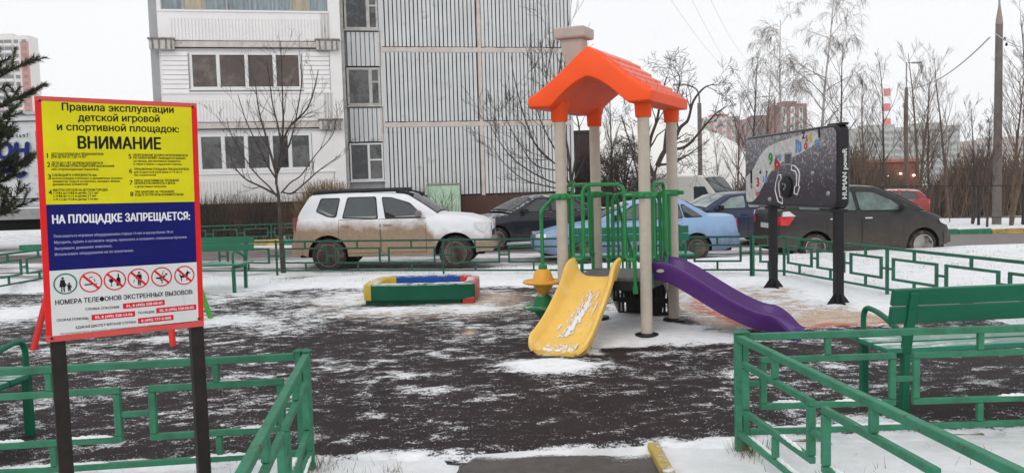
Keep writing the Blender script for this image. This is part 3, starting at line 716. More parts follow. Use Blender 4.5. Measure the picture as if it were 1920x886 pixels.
# pod climber on the left side
cb = L_((.33, 8.62, 0)); YK = YELLOW
tp = at4(.45, 1.62)
MB().tube(curve_pts([at4(.62, 1.62), at4(.62, 1.63) - v * .05, cb + Vector((.03, 0, 1.38)) , cb + Vector((0, 0, 1.25)), cb + Vector((0, 0, 1.0)), cb + Vector((0, 0, .72))], 5), .022, 8).build('climber_pole', PGREEN, ps, smooth=True)
MB().lathe([(.045, .7), (.05, .72), (.045, .75), (.02, .765)], cb, 14).build('pod_cap', PGREEN, ps, smooth=True)
def pod(z, m, nm):
    o = MB(); n = 24; prof = [(.05, .0), (.085, .05), (.115, .1), (.12, .12), (.2, .115), (.225, .125), (.228, .14), (.215, .152), (.12, .15), (.11, .19), (.09, .25), (.06, .275), (.04, .28)]
    vs = []
    for r, zz in prof:
        for j in range(n):
            a = 2 * math.pi * j / n; rr = r * (1 - (.06 if (j % 4 == 0 and r < .118) else 0)); vs.append(cb + Vector((rr * math.cos(a), rr * math.sin(a), z + zz)))
    fs = [(i * n + j, i * n + (j + 1) % n, (i + 1) * n + (j + 1) % n, (i + 1) * n + j) for i in range(len(prof) - 1) for j in range(n)]
    o.add(vs, fs + [tuple(range(n - 1, -1, -1)), tuple((len(prof) - 1) * n + j for j in range(n))]); o.build(nm, m, ps, smooth=True)
pod(.43, mat('pod_yellow', (.72, .36, .05), .45, var=.1, snow=.5, snow_lo=.55), 'yellow_pod'); pod(.15, DGREEN, 'green_pod')
MB().tube([cb + Vector((0, 0, -.05)), cb + Vector((0, 0, .2))], .045, 10).build('pod_foot', BLACK, ps, smooth=True)

# ------------------------------------------------------------------ sandbox
sb = thing('sandbox', 'low sandbox with green front, yellow, blue and red sides and snow inside', 'sandbox', (-1.31, 11.42, 0), R(-3))
SY = mat('sandbox_yellow', (.52, .37, .05), .4, var=.12, snow=.75, snow_lo=.48); SGN = mat('sandbox_green', (.006, .09, .05), .35, var=.12, snow=.9, snow_lo=.42)
SR = mat('sandbox_red', (.42, .04, .035), .4, var=.1, snow=.75, snow_lo=.45); SB = mat('sandbox_blue', (.012, .06, .26), .4, var=.12, snow=.6, snow_lo=.45)
def arc_seg(nm, m, poly, z0, z1, w0, w1, lip=.02):
    """wall following an open polyline, thickness inwards"""
    rings = []; P = [Vector((x, y, 0)) for x, y in poly]
    for i, p in enumerate(P):
        t = (P[min(i + 1, len(P) - 1)] - P[max(i - 1, 0)]).normalized(); nn = Vector((-t.y, t.x, 0))
        rings.append([p + Vector((0, 0, z0)), p + Vector((0, 0, z1 - lip)), p + nn * lip + Vector((0, 0, z1)), p + nn * (w1 - lip) + Vector((0, 0, z1)), p + nn * w1 + Vector((0, 0, z1 - lip)), p + nn * w1 + Vector((0, 0, z0))])
    MB().loft(rings).build(nm, m, sb, smooth=True, bevel=.004)
W2, D2 = .80, .55
arc_seg('front_side', SGN, [(-W2 + .14, -D2), (-.3, -D2 - .035), (.2, -D2 - .035), (W2 - .06, -D2 + .005), (W2, -D2 + .05)], .075, .3, 0, .17)
arc_seg('right_side', SR, [(W2 + .002, -D2 + .052), (W2 + .015, -D2 + .15), (W2 + .02, 0), (W2 - .02, D2 - .18), (W2 - .16, D2 - .03), (W2 - .25, D2)], .075, .3, 0, .19)
arc_seg('back_side', SB, [(W2 - .25, D2), (.2, D2 + .02), (-.3, D2 + .02), (-W2 + .25, D2)], .075, .3, 0, .17)
arc_seg('left_side', SY, [(-W2 + .25, D2), (-W2 + .12, D2 - .05), (-W2 + .02, D2 - .2), (-W2, 0), (-W2 + .01, -D2 + .12), (-W2 + .05, -D2 + .02), (-W2 + .14, -D2)], .075, .3, 0, .19)
arc_seg('base_front', SGN, [(-W2 + .05, -D2 + .05), (-.3, -D2 + .02), (.2, -D2 + .02), (W2 - .2, -D2 + .05)], 0, .08, 0, .1, .01)
MB().box((W2 - .09, -D2 + .05, .05), (.17, .1, .1)).build('base_corner', SR, sb, bevel=.01)
o = MB()
for i in range(12):
    for j in range(8):
        pass
nx_, ny_ = 22, 14
vs = [((i / (nx_ - 1) - .5) * 1.35, (j / (ny_ - 1) - .5) * .95, .15 + .04 * n2(i * .3, j * .3, 1, 2)) for j in range(ny_) for i in range(nx_)]
o.add(vs, [(j * nx_ + i, j * nx_ + i + 1, (j + 1) * nx_ + i + 1, (j + 1) * nx_ + i) for j in range(ny_ - 1) for i in range(nx_ - 1)]); o.build('snow_fill', SNOW, sb, smooth=True)

# ------------------------------------------------------------------ toddler swing hidden behind the rules board
RED = mat('red_steel_paint', (.62, .025, .02), .4, var=.12); LGR = mat('bright_green_paint', (.09, .42, .06), .4, var=.1)
sw = thing('swing_frame', 'small swing frame on red and green slanting legs behind the rules board', 'swing', (-4.45, 9.2, 0))
def S_(x, y, z): return Vector((x + 4.45, y - 9.2, z))
for nm, m, a, b in (('leg', RED, (-5.19, 8.35, 0), (-5.08, 9.2, 1.82)), ('leg', RED, (-3.69, 8.37, 0), (-4.12, 9.2, 1.82)), ('leg', LGR, (-3.96, 10.16, 0), (-4.12, 9.24, 1.82)), ('leg', LGR, (-5.5, 10.16, 0), (-5.08, 9.24, 1.82))):
    MB().tube([S_(*a), S_(*b)], .034, 10).build(nm, m, sw, smooth=True)
MB().tube([S_(-5.1, 9.22, 1.84), S_(-4.1, 9.22, 1.84)], .034, 10).build('crossbar', RED, sw, smooth=True)
for x in (-4.8, -4.4): MB().tube([S_(x, 9.22, 1.8), S_(x, 9.22, .8)], .006, 5).build('chain', BLACK, sw)
MB().box(S_(-4.6, 9.22, .78), (.42, .22, .035)).build('seat', BLACK, sw, bevel=.01)


# ------------------------------------------------------------------ lettering
_cap = {}
from mathutils.geometry import tessellate_polygon
def flat_text(body, off=0.0):
    """outline of a line of text, every contour filled on its own so that glyphs drawn from overlapping strokes stay whole"""
    if body in _cap: return _cap[body]
    c = bpy.data.curves.new('t', 'FONT'); c.body = body; c.fill_mode = 'NONE'; c.resolution_u = 3
    o = bpy.data.objects.new('t', c); COL.objects.link(o)
    bpy.context.view_layer.update(); me = bpy.data.meshes.new_from_object(o)
    P = [(p.co.x, p.co.y) for p in me.vertices]; nb = {}
    for e_ in me.edges:
        i, j = e_.vertices; nb.setdefault(i, []).append(j); nb.setdefault(j, []).append(i)
    bpy.data.objects.remove(o); bpy.data.curves.remove(c); bpy.data.meshes.remove(me)
    seen, loops = set(), []
    for i in sorted(nb):
        if i in seen: continue
        lp, cur_, prev_ = [], i, None
        while cur_ not in seen:
            seen.add(cur_); lp.append(cur_)
            nx2 = [q for q in nb[cur_] if q not in seen]
            if not nx2: break
            cur_ = (cur_ + 1) if (cur_ + 1) in nx2 else nx2[0]
        if len(lp) > 2: loops.append([P[k] for k in lp])
    def area(l): return sum(l[k - 1][0] * l[k][1] - l[k][0] * l[k - 1][1] for k in range(len(l))) / 2
    def inside(p, l):
        r_ = False
        for k in range(len(l)):
            (x1, y1), (x2, y2) = l[k - 1], l[k]
            if (y1 > p[1]) != (y2 > p[1]) and p[0] < (x2 - x1) * (p[1] - y1) / (y2 - y1) + x1: r_ = not r_
        return r_
    sg_ = 1 if area(max(loops, key=lambda l: abs(area(l)))) > 0 else -1
    main_ = [l for l in loops if area(l) * sg_ > 0]
    holes = [l for l in loops if area(l) * sg_ <= 0 and any(inside(l[0], q) for q in main_)]; outer = [l for l in loops if not any(l is h for h in holes)]
    vs, fs = [], []
    for l in outer:
        hs = [h for h in holes if inside(h[0], l)]
        tri = tessellate_polygon([[Vector((x, y, 0)) for x, y in q] for q in [l] + hs]); base_ = len(vs)
        for q in [l] + hs: vs += q
        fs += [tuple(base_ + k for k in t_) for t_ in tri]
    _cap[body] = (vs, fs); return vs, fs
CAPH = max(y for x, y in flat_text('Н')[0])
def put_text(mb, body, fn, a, b, cap, off=.0, lift=.0, slant=0):
    """fit a line of lettering from a=(u, v) to b=(u, v) along its baseline, cap height cap; fn(u, v, w) -> point, v runs down"""
    vs, fs = flat_text(body, 0); x0 = min(x for x, y in vs); x1 = max(x for x, y in vs)
    if body == '1': b = (a[0] + (x1 - x0) / CAPH * cap, a[1])
    out = []
    for x, y in vs:
        t = (x - x0) / (x1 - x0); yy = y / CAPH * cap
        out.append(fn(a[0] + (b[0] - a[0]) * t + yy * slant, a[1] + (b[1] - a[1]) * t - yy, lift))
    mb.add(out, fs)
    if off > .005:      # heavier strokes: the same outline set again beside itself
        for i_, (du, dv) in enumerate(((1, 0), (-1, 0), (0, .7), (0, -.7))):
            w2 = .00006 * (i_ + 1); k = off * cap * 3.2
            mb.add([fn(a[0] + (b[0] - a[0]) * (x - x0) / (x1 - x0) + y / CAPH * cap * slant + du * k, a[1] + (b[1] - a[1]) * (x - x0) / (x1 - x0) - y / CAPH * cap + dv * k, lift - w2) for x, y in vs], fs)
def plane_fn(O, ex, ey, nn):
    def fn(u_, v_, w_=0): return O + ex * u_ - ey * v_ + nn * w_
    def px(x, y):
        d = ray(x, y); t = (O - CAM_LOC).dot(nn) / d.dot(nn); q = CAM_LOC + d * t - O; return q.dot(ex), -q.dot(ey)
    return fn, px
def flatmat(name, c, r=.6): return mat(name, c, r, var=.09, vs=5, spec=.15)

# ------------------------------------------------------------------ rules board
TL, BL_, BR_ = Vector((-2.085, 3.489, 2.096)), Vector((-2.111, 3.497, .996)), Vector((-1.549, 3.88, .986))
ex = (BR_ - BL_).normalized(); ey = (TL - BL_).normalized(); nn = ex.cross(ey).normalized()
if nn.y > 0: nn = -nn
sg = thing('rules_board', 'playground rules board with red rim, yellow, blue and white fields on two dark posts', 'sign', (BL_.x + .3, BL_.y + .2, 0))
SO = Vector(sg.location); sfn0, spx = plane_fn(TL, ex, ey, nn)
def sfn(u_, v_, w_=0): return sfn0(u_, v_, w_) - SO
SW_, SH_ = .68, 1.10
def spoly(nm, m, poly, w0, w1, bev=0):
    o = MB(); o.prism(poly, lambda a, b, t: sfn(a, b, t), w0, w1); return o.build(nm, m, sg, bevel=bev)
s_red = flatmat('board_red', (.68, .02, .02)); s_yel = flatmat('board_yellow', (.66, .6, .01)); s_blu = flatmat('board_blue', (.006, .008, .12)); s_whi = mat('board_white', (.66, .66, .66), .5, var=.05, vs=4, col2=(.45, .4, .34), c2s=9, c2t=.7)
s_blk = flatmat('print_black', (.012, .012, .012)); s_pgr = flatmat('print_green', (.0, .16, .09)); s_pw = flatmat('print_white', (.75, .75, .78)); s_pred = flatmat('print_red', (.62, .015, .03)); s_gry = flatmat('print_faded', (.36, .37, .5))
s_rim = flatmat('board_pale_red', (.62, .09, .085))
spoly('panel', s_red, [(0, 0), (SW_, 0), (SW_, SH_), (0, SH_)], -.012, 0, .002)
spoly('rim_strip', s_rim, [(.001, .0), (SW_ - .001, .0), (SW_ - .001, .02), (.001, .02)], .0004, .001)
spoly('rim_strip', s_rim, [(.001, SH_ - .03), (SW_ - .001, SH_ - .03), (SW_ - .001, SH_ - .001), (.001, SH_ - .001)], .0004, .001)
IL, IR = .025, SW_ - .026
spoly('yellow_field', s_yel, [(IL, .021), (IR, .021), (IR, .479), (IL, .479)], .0004, .0012)
spoly('blue_field', s_blu, [(IL, .479), (IR, .479), (IR, .777), (IL, .777)], .0004, .0012)
spoly('white_field', s_whi, [(IL, .777), (IR, .777), (IR, 1.068), (IL, 1.072)], .0004, .0012)
for u_ in (.045, .648):
    p = sfn(u_, SH_ - .1, -.012) - nn * .0
    bz = p - nn * .032
    MB().bar(Vector((bz.x, bz.y, -.2)), Vector((bz.x, bz.y, 1.95)), .06, .06, ex).build('post', DARKPOST, sg, bevel=.003)
for u_, v_ in ((.022, 1.083), (.655, 1.06), (.02, .02), (.66, .018)):
    MB().loft([[sfn(u_ + .006 * math.cos(a), v_ + .006 * math.sin(a), w_) for a in [i * math.pi / 4 for i in range(8)]] for w_ in (.001, .004)]).build('bolt', BLACK, sg)
LW = .0018
def st(lines, m, nm='lettering'):
    for body, x0, y0, x1, y1, cap, off in lines:
        o = MB(); put_text(o, body, sfn, spx(x0, y0), spx(x1, y1), cap, off, LW); o.build(nm, m, sg, fix=False)
def z4(x, y): return 60 + x / 4.431, 180 + y / 4.431
def z5(x, y): return 80 + x / 3.28, 370 + y / 3.28
def ln(fn, body, x0, y0, x1, y1, cap, off=.0): 
    a, b = fn(x0, y0), fn(x1, y1); return (body, a[0], a[1], b[0], b[1], cap, off)
st([ln(z4, 'Правила эксплуатации', 250, 119, 1175, 142, .033, .012)], s_blk)
st([ln(z4, 'детской игровой', 385, 207, 1058, 217, .033, .012)], s_blk)
st([ln(z4, 'и спортивной площадок:', 210, 284, 1220, 303, .033, .012)], s_blk)
st([ln(z4, 'ВНИМАНИЕ', 385, 436, 1070, 443, .056, .014)], s_blk)
sml = [('1', 126, 514, 148, 514, .022), ('ДЕТСКАЯ ПЛОЩАДКА ПРЕДНАЗНАЧЕНА', 160, 492, 595, 492, .011), ('ДЛЯ ДЕТЕЙ ОТ 3 ДО 14 ЛЕТ', 160, 515, 452, 515, .011),
       ('2', 128, 588, 152, 588, .022), ('ДЕТИ ДО 7 ЛЕТ ДОЛЖНЫ НАХОДИТЬСЯ', 164, 566, 588, 566, .011), ('ПОД ПРИСМОТРОМ РОДИТЕЛЕЙ (воспитателей', 164, 590, 682, 590, .011), ('или сопровождающих взрослых)', 164, 616, 552, 616, .01),
       ('3', 133, 690, 158, 690, .022), ('СОБЛЮДАЙТЕ ОЧЕРЕДНОСТЬ при', 168, 667, 536, 665, .011), ('использовании статичных и динамичных игровых', 168, 692, 750, 690, .01), ('элементов. Будьте осторожны, находясь вблизи', 172, 717, 728, 715, .01), ('динамичных элементов!', 172, 742, 465, 740, .01),
       ('4', 140, 818, 166, 818, .022), ('ВЫСОТЫ СПУСКОВ НА ДЕТСКОМ ГОРОДКЕ:', 176, 790, 632, 788, .011), ('с Н-0,4 до Н-0,8 м детям 1,5-3 лет', 176, 814, 554, 812, .011), ('с Н-0,8 до Н-1,2 м детям 3-7 лет', 178, 839, 536, 837, .011), ('с Н-1,2 до Н-2,0 м детям 7-14 лет', 178, 866, 550, 864, .011),
       ('5', 803, 520, 826, 520, .022), ('ОБОРУДОВАНИЕ ДОЛЖНО ИСПОЛЬЗОВАТЬСЯ', 842, 500, 1292, 503, .011), ('ПО НАЗНАЧЕНИЮ! Запрещается залезать', 842, 523, 1278, 526, .011), ('на крыши, декоративные элементы', 845, 548, 1232, 550, .01), ('и горки «Труба» с наружной стороны.', 845, 573, 1245, 575, .01),
       ('6', 808, 640, 832, 640, .022), ('ТРЕНАЖЕРНАЯ ПЛОЩАДКА ПРЕДНАЗНАЧЕНА', 848, 617, 1304, 617, .011), ('для возрастной категории от 14 лет и', 848, 640, 1244, 640, .01), ('без ограничений', 850, 664, 1030, 664, .01),
       ('7', 812, 738, 836, 738, .022), ('ПЕРЕД ЗАНЯТИЯМИ НА ТРЕНАЖЕРЕ', 852, 712, 1222, 710, .011), ('ПРОКОНСУЛЬТИРУЙТЕСЬ У ВРАЧА', 852, 735, 1190, 733, .011), ('о допустимых нагрузках.', 852, 760, 1120, 758, .01),
       ('8', 818, 832, 842, 832, .022), ('ПРИ ЗАНЯТИЯХ НА ТРЕНАЖЕРЕ', 856, 806, 1182, 803, .011), ('БУДЬТЕ ОСТОРОЖНЫ И ВНИМАТЕЛЬНЫ!', 856, 830, 1258, 826, .011)]
st([ln(z4, b, x0, y0, x1, y1, cp_, .01) for b, x0, y0, x1, y1, cp_ in sml], s_blk)
st([ln(z5, 'НА ПЛОЩАДКЕ ЗАПРЕЩАЕТСЯ:', 62, 160, 905, 136, .038, .014)], s_pw)
st([ln(z5, b, x0, y0, x1, y1, .012, .008) for b, x0, y0, x1, y1 in (('Пользоваться игровым оборудованием старше 14 лет и весом более 70 кг.', 70, 246, 806, 218), ('Мусорить, курить и оставлять окурки, приносить и оставлять стеклянные бутылки.', 72, 284, 888, 250), ('Выгуливать домашних животных.', 76, 322, 428, 304), ('Использовать оборудование не по назначению.', 76, 358, 560, 332))], s_gry)
st([ln(z5, 'НОМЕРА ТЕЛЕФОНОВ ЭКСТРЕННЫХ ВЫЗОВОВ:', 80, 660, 925, 592, .022, .012)], s_blk)
st([ln(z5, b, x0, y0, x1, y1, .0115, .01) for b, x0, y0, x1, y1 in (('СЛУЖБА СПАСЕНИЯ:', 264, 694, 474, 679), ('СКОРАЯ ПОМОЩЬ:', 88, 762, 286, 747), ('ПОЛИЦИЯ:', 588, 716, 690, 708), ('ЕДИНАЯ ДИСПЕТЧЕРСКАЯ СЛУЖБА:', 206, 806, 578, 770))] + [ln(z5, 'производители детского оборудования ООО «Авен» • www.zakaz-sport.ru', 108, 842, 912, 768, .008, 0)], s_blk)
for body, x0, y0, x1, y1 in (('01, 8 (495) 528-00-01', 495, 685, 752, 660), ('03, 8 (495) 528-13-06', 302, 755, 570, 730), ('02, 8 (495) 528-02-02', 700, 712, 946, 688), ('8 (495) 777-0-808', 588, 775, 806, 752)):
    a, b = spx(*z5(x0, y0)), spx(*z5(x1, y1)); hh = .026
    spoly('number_box', s_pred, [(a[0], a[1]), (b[0], b[1]), (b[0], b[1] - hh), (a[0], a[1] - hh)], .0012, .0016)
    o = MB(); put_text(o, body, sfn, (a[0] + .015, a[1] - .007 ), (b[0] - .012, b[1] - .007), .012, .012, .002); o.build('number', s_pw, sg, fix=False)
def disc_ring(o, c, r0, r1, w_, n=28):
    vs = [sfn(c[0] + r * math.cos(2 * math.pi * i / n), c[1] + r * math.sin(2 * math.pi * i / n), w_) for r in (r0, r1) for i in range(n)]
    o.add(vs, [(i, (i + 1) % n, n + (i + 1) % n, n + i) for i in range(n)])
def fp(o, c, poly, w_=.002): o.add([sfn(c[0] + a, c[1] - b, w_) for a, b in poly], [tuple(range(len(poly)))])
def el(cx, cy, rx, ry, n=10): return [(cx + rx * math.cos(2 * math.pi * i / n), cy + ry * math.sin(2 * math.pi * i / n)) for i in range(n)]
for i, (x, y) in enumerate(((141, 530), (297, 519), (445, 508), (589, 497), (732, 487), (872, 478))):
    c = spx(*z5(x, y)); r = .048 - .0002 * i
    o = MB(); disc_ring(o, c, r * .88, r, .002); o.build('sign_ring', s_pgr if i == 0 else s_pred, sg, fix=False)
    o = MB(); k = r * .8
    S = lambda P: [(a * k, b * k) for a, b in P]
    if i == 0:
        for P in (el(-.28, .68, .14, .14), [(-.5, .5), (-.08, .5), (-.02, .1), (.1, -.1), (-.0, -.18), (.05, -.35), (-.1, -.35), (-.1, -.95), (-.22, -.95), (-.25, -.35), (-.33, -.35), (-.36, -.95), (-.48, -.95), (-.45, -.35), (-.65, -.35)], el(.38, -.0, .12, .12), [(.2, -.14), (.1, -.05), (.02, -.08), (.2, -.3), (.25, -.9), (.34, -.9), (.38, -.6), (.44, -.9), (.53, -.9), (.52, -.35), (.62, -.55), (.68, -.5), (.54, -.14)]): fp(o, c, S(P))
    elif i == 1:
        for P in ([(-.7, -.2), (.45, -.2), (.45, -.36), (-.7, -.36)], [(.5, -.2), (.62, -.2), (.62, -.36), (.5, -.36)], [(-.2, .5), (0, .65), (.25, .6), (.2, .52), (.0, .56), (-.15, .4)], [(.3, .3), (.42, .34), (.5, 0), (.44, 0)]): fp(o, c, S(P))
    elif i == 2:
        for P in ([(-.65, .2), (-.15, .2), (-.18, -.15), (-.36, -.3), (-.36, -.65), (-.2, -.72), (-.6, -.72), (-.44, -.65), (-.44, -.3), (-.62, -.15)], [(.15, -.7), (.62, -.7), (.62, .15), (.46, .4), (.46, .8), (.32, .8), (.32, .4), (.15, .15)]): fp(o, c, S(P))
    elif i == 3:
        for P in (el(.1, .72, .14, .14), [(-.16, .52), (.36, .52), (.42, -.1), (.32, -.1), (.3, .2), (.26, -.9), (.14, -.9), (.1, -.25), (.06, -.9), (-.06, -.9), (-.1, .2), (-.18, -.1), (-.28, -.06)], [(-.5, -.1), (-.42, -.1), (-.5, -.5), (-.58, -.5)]): fp(o, c, S(P))
    elif i == 4:
        for P in (el(.55, .3, .14, .14), [(-.7, -.05), (-.1, -.02), (.3, .2), (.5, .1), (.2, -.25), (-.1, -.3), (-.7, -.2)], [(-.2, -.35), (.4, -.35), (.4, -.45), (-.2, -.45)], [(.2, .75), (.28, .75), (.1, .2), (.02, .2)], [(-.05, -.45), (.05, -.45), (.1, -.85), (0, -.85)]): fp(o, c, S(P))
    else:
        for P in ([(-.62, .2), (-.5, .2), (-.45, -.02), (.1, .05), (.3, .5), (.36, .62), (.42, .5), (.72, .34), (.7, .22), (.5, .22), (.38, -.1), (.34, -.7), (.24, -.7), (.2, -.25), (-.3, -.3), (-.32, -.75), (-.44, -.75), (-.42, -.35), (-.58, -.1)],): fp(o, c, S(P))
    o.build('pictogram', s_blk, sg, fix=False)
    if i:
        o = MB(); a = .7071 * r; t_ = r * .075
        o.add([sfn(c[0] - a - t_, c[1] - a + t_, .0022), sfn(c[0] - a + t_, c[1] - a - t_, .0022), sfn(c[0] + a + t_, c[1] + a - t_, .0022), sfn(c[0] + a - t_, c[1] + a + t_, .0022)], [(0, 1, 2, 3)]); o.build('slash', s_pred, sg, fix=False)

# ------------------------------------------------------------------ turning-knob panel on two black posts
q1, q2 = Vector((3.842, 11.511, 0)), Vector((4.121, 9.873, 0)); pd = (q2 - q1).normalized(); pn = Vector((-pd.y, pd.x, 0));
if pn.x > 0: pn = -pn
hp = thing('activity_panel', 'black printed activity panel with numbers and knob on two black posts', 'play panel', (q1 + q2) / 2)
HO = Vector(hp.location)
TH = .17
Po = q1 - pd * .72 + pn * (TH / 2) + Vector((0, 0, 2.285)); PL = .72 + (q2 - q1).length + .13; PHT = 1.06
pf0, ppx = plane_fn(Po, pd, Vector((0, 0, 1)), pn)
def pf(a, b, w_=0): return pf0(a, b, w_) - HO
PBL = bpy.data.materials.new('panel_print'); PBL.use_nodes = True
_n = PBL.node_tree.nodes; _l = PBL.node_tree.links; _b = _n['Principled BSDF']
_tc = _n.new('ShaderNodeTexCoord'); _sx = _n.new('ShaderNodeSeparateXYZ'); _l.new(_tc.outputs['Object'], _sx.inputs[0])
_n1 = _n.new('ShaderNodeTexNoise'); _n1.inputs['Scale'].default_value = 22; _n1.inputs['Detail'].default_value = 7; _n1.inputs['Roughness'].default_value = .75; _l.new(_tc.outputs['Object'], _n1.inputs['Vector'])
_m = _n.new('ShaderNodeMapRange'); _m.inputs[1].default_value = 1.35; _m.inputs[2].default_value = 2.35; _m.inputs[3].default_value = .62; _m.inputs[4].default_value = .47; _l.new(_sx.outputs['Z'], _m.inputs[0])
_s = _n.new('ShaderNodeMath'); _s.operation = 'SUBTRACT'; _l.new(_n1.outputs['Fac'], _s.inputs[0]); _l.new(_m.outputs[0], _s.inputs[1])
_m2 = _n.new('ShaderNodeMapRange'); _m2.inputs[1].default_value = -.01; _m2.inputs[2].default_value = .05; _l.new(_s.outputs[0], _m2.inputs[0])
_mx = _n.new('ShaderNodeMix'); _mx.data_type = 'RGBA'; _l.new(_m2.outputs[0], _mx.inputs['Factor']); _g = _n.new('ShaderNodeMapRange'); _g.inputs[1].default_value = 1.5; _g.inputs[2].default_value = 2.05; _l.new(_sx.outputs['Z'], _g.inputs[0]); _gm = _n.new('ShaderNodeMix'); _gm.data_type = 'RGBA'; _l.new(_g.outputs[0], _gm.inputs['Factor']); _gm.inputs[6].default_value = (.03, .021, .034, 1); _gm.inputs[7].default_value = (.13, .12, .14, 1); _l.new(_gm.outputs[2], _mx.inputs[6]); _mx.inputs[7].default_value = (.36, .36, .38, 1)
_l.new(_mx.outputs[2], _b.inputs['Base Color']); _b.inputs['Roughness'].default_value = .4
out = round_poly([(0, .03), (PL, 0), (PL, PHT), (0, PHT)], .09, 5)
out = round_poly([(0, .02), (PL, 0), (PL, PHT), (.05, PHT), (0, PHT - .07)], .12, 6)
MB().prism(out, lambda a, b, t: pf(a, b, t), -TH, 0).build('panel_body', mat('panel_black', (.02, .018, .022), .35, var=.2, vs=4), hp, bevel=.048, seg=5)
inn2 = [(PL / 2 + (a - PL / 2) * .968 , PHT / 2 + (b - PHT / 2) * .925) for a, b in out]
MB().prism(inn2, lambda a, b, t: pf(a, b, t), .0005, .002).build('printed_face', PBL, hp)
def band(c, off): return c
bu = [(0, .62), (.12, .6), (.3, .5), (.5, .32), (.75, .2), (1.1, .14), (1.5, .1), (1.95, .03)]
bl_ = [(2.05, .1), (2.05, .2), (1.6, .34), (1.2, .42), (.85, .55), (.6, .75), (.4, .93), (.25, 1.0), (.09, 1.02), (.02, .95)]
def rp(P): return [(max(.055, a * PL / 2.5), max(.055, min(PHT - .055, b))) for a, b in P]
cu = [(p.x, p.y) for p in curve_pts([(a, b, 0) for a, b in rp(bu)], 4)] + [(p.x, p.y) for p in curve_pts([(a, b, 0) for a, b in rp(bl_)], 4)]
MB().prism(cu, lambda a, b, t: pf(a, b, t), .002, .0028).build('pale_band', mat('panel_pale_print', (.5, .5, .5), .45, var=.25, vs=14), hp)
pcol = {'k': flatmat('num_black', (.02, .02, .02)), 'r': flatmat('num_red', (.42, .03, .04)), 'b': flatmat('num_blue', (.12, .25, .5)), 'g': flatmat('num_green', (.02, .25, .08)), 'y': flatmat('num_yellow', (.5, .42, .06)), 'w': flatmat('num_white', (.8, .8, .8))}
def zp(x, y): return 1380 + x / 2.4625, 220 + y / 2.4625
for body, x, y, wpx, cap, c in (('1', 70, 304, 11, .2, 'k'), ('3', 96, 317, 11, .13, 'r'), ('in', 92, 360, 18, .08, 'r'), ('10', 127, 300, 18, .1, 'b'), ('7', 138, 270, 9, .07, 'k'), ('5', 68, 328, 8, .06, 'k'), ('9', 153, 218, 16, .17, 'g'), ('6', 180, 236, 20, .2, 'r'), ('8', 198, 200, 12, .09, 'b'), ('10', 278, 162, 24, .15, 'b'), ('0', 316, 148, 14, .09, 'r'), ('2', 306, 98, 12, .09, 'k'), ('4', 336, 115, 14, .13, 'y'), ('5', 322, 112, 10, .08, 'r'), ('1', 383, 92, 10, .13, 'k'), ('9', 365, 135, 16, .09, 'b'), ('4', 108, 262, 9, .06, 'k'), ('3', 170, 244, 8, .06, 'y')):
    a = ppx(*zp(x, y)); b2 = ppx(*zp(x + wpx, y)); o = MB(); put_text(o, body, pf, a, (b2[0], a[1]), cap, .03, .0034); o.build('number', pcol[c], hp, fix=False)
# knob, window, arrows
kc = ppx(*zp(237, 320)); dirx = lambda r, a, w_: pf(kc[0] + r * math.cos(a), kc[1] + r * math.sin(a), w_)
MB().loft([[dirx(r, 2 * math.pi * i / 28, w_) for i in range(28)] for r, w_ in ((.15, .002), (.155, .02), (.15, .035), (.12, .045), (.06, .05))]).build('knob', mat('knob_black', (.012, .012, .012), .3, var=.1), hp, smooth=True)
o = MB()
for a, b in ((-.03, -.04), (.03, -.03), (0, .03), (.035, .0)): o.loft([[pf(kc[0] + a + .014 * math.cos(i * math.pi / 4), kc[1] + b + .014 * math.sin(i * math.pi / 4), w_) for i in range(8)] for w_ in (.048, .054)])
o.build('knob_screws', CHROME, hp)
wc = ppx(*zp(241, 192))
MB().prism(round_poly([(wc[0] - .1, wc[1] - .085), (wc[0] + .1, wc[1] - .085), (wc[0] + .1, wc[1] + .085), (wc[0] - .1, wc[1] + .085)], .02, 3), lambda a, b, t: pf(a, b, t), .002, .005).build('window_rim', flatmat('win_rim', (.25, .26, .26)), hp)
MB().prism([(wc[0] - .075, wc[1] - .062), (wc[0] + .075, wc[1] - .062), (wc[0] + .075, wc[1] + .062), (wc[0] - .075, wc[1] + .062)], lambda a, b, t: pf(a, b, t), .005, .006).build('display_window', GLASS, hp)
for pts in ([(258, 222), (270, 222), (288, 240), (296, 262), (290, 315), (296, 320), (284, 357), (270, 350), (273, 318), (280, 318), (283, 270), (276, 248), (258, 243)], [(196, 266), (208, 264), (210, 282), (200, 300), (200, 335), (206, 368), (216, 370), (216, 398), (196, 388), (182, 335), (186, 300)]):
    q = [ppx(*zp(*p)) for p in pts]; n = len(q); o = MB()
    cx_, cy_ = sum(a for a, b in q) / n, sum(b for a, b in q) / n
    o.tube([pf(a, b, .004) for a, b in q], .009, 5, closed=True); o.build('arrow_outline', pcol['w'], hp)
for x, y in ((158, 378), (428, 352), (356, 258), (410, 130), (190, 178), (285, 105)):
    c = ppx(*zp(x, y)); MB().loft([[pf(c[0] + r * math.cos(i * math.pi / 5), c[1] + r * math.sin(i * math.pi / 5), w_) for i in range(10)] for r, w_ in ((.035, .002), (.03, .02), (.015, .03))]).build('cap_nut', mat('nut_grey', (.3, .3, .32), .4, metal=.4), hp, smooth=True)
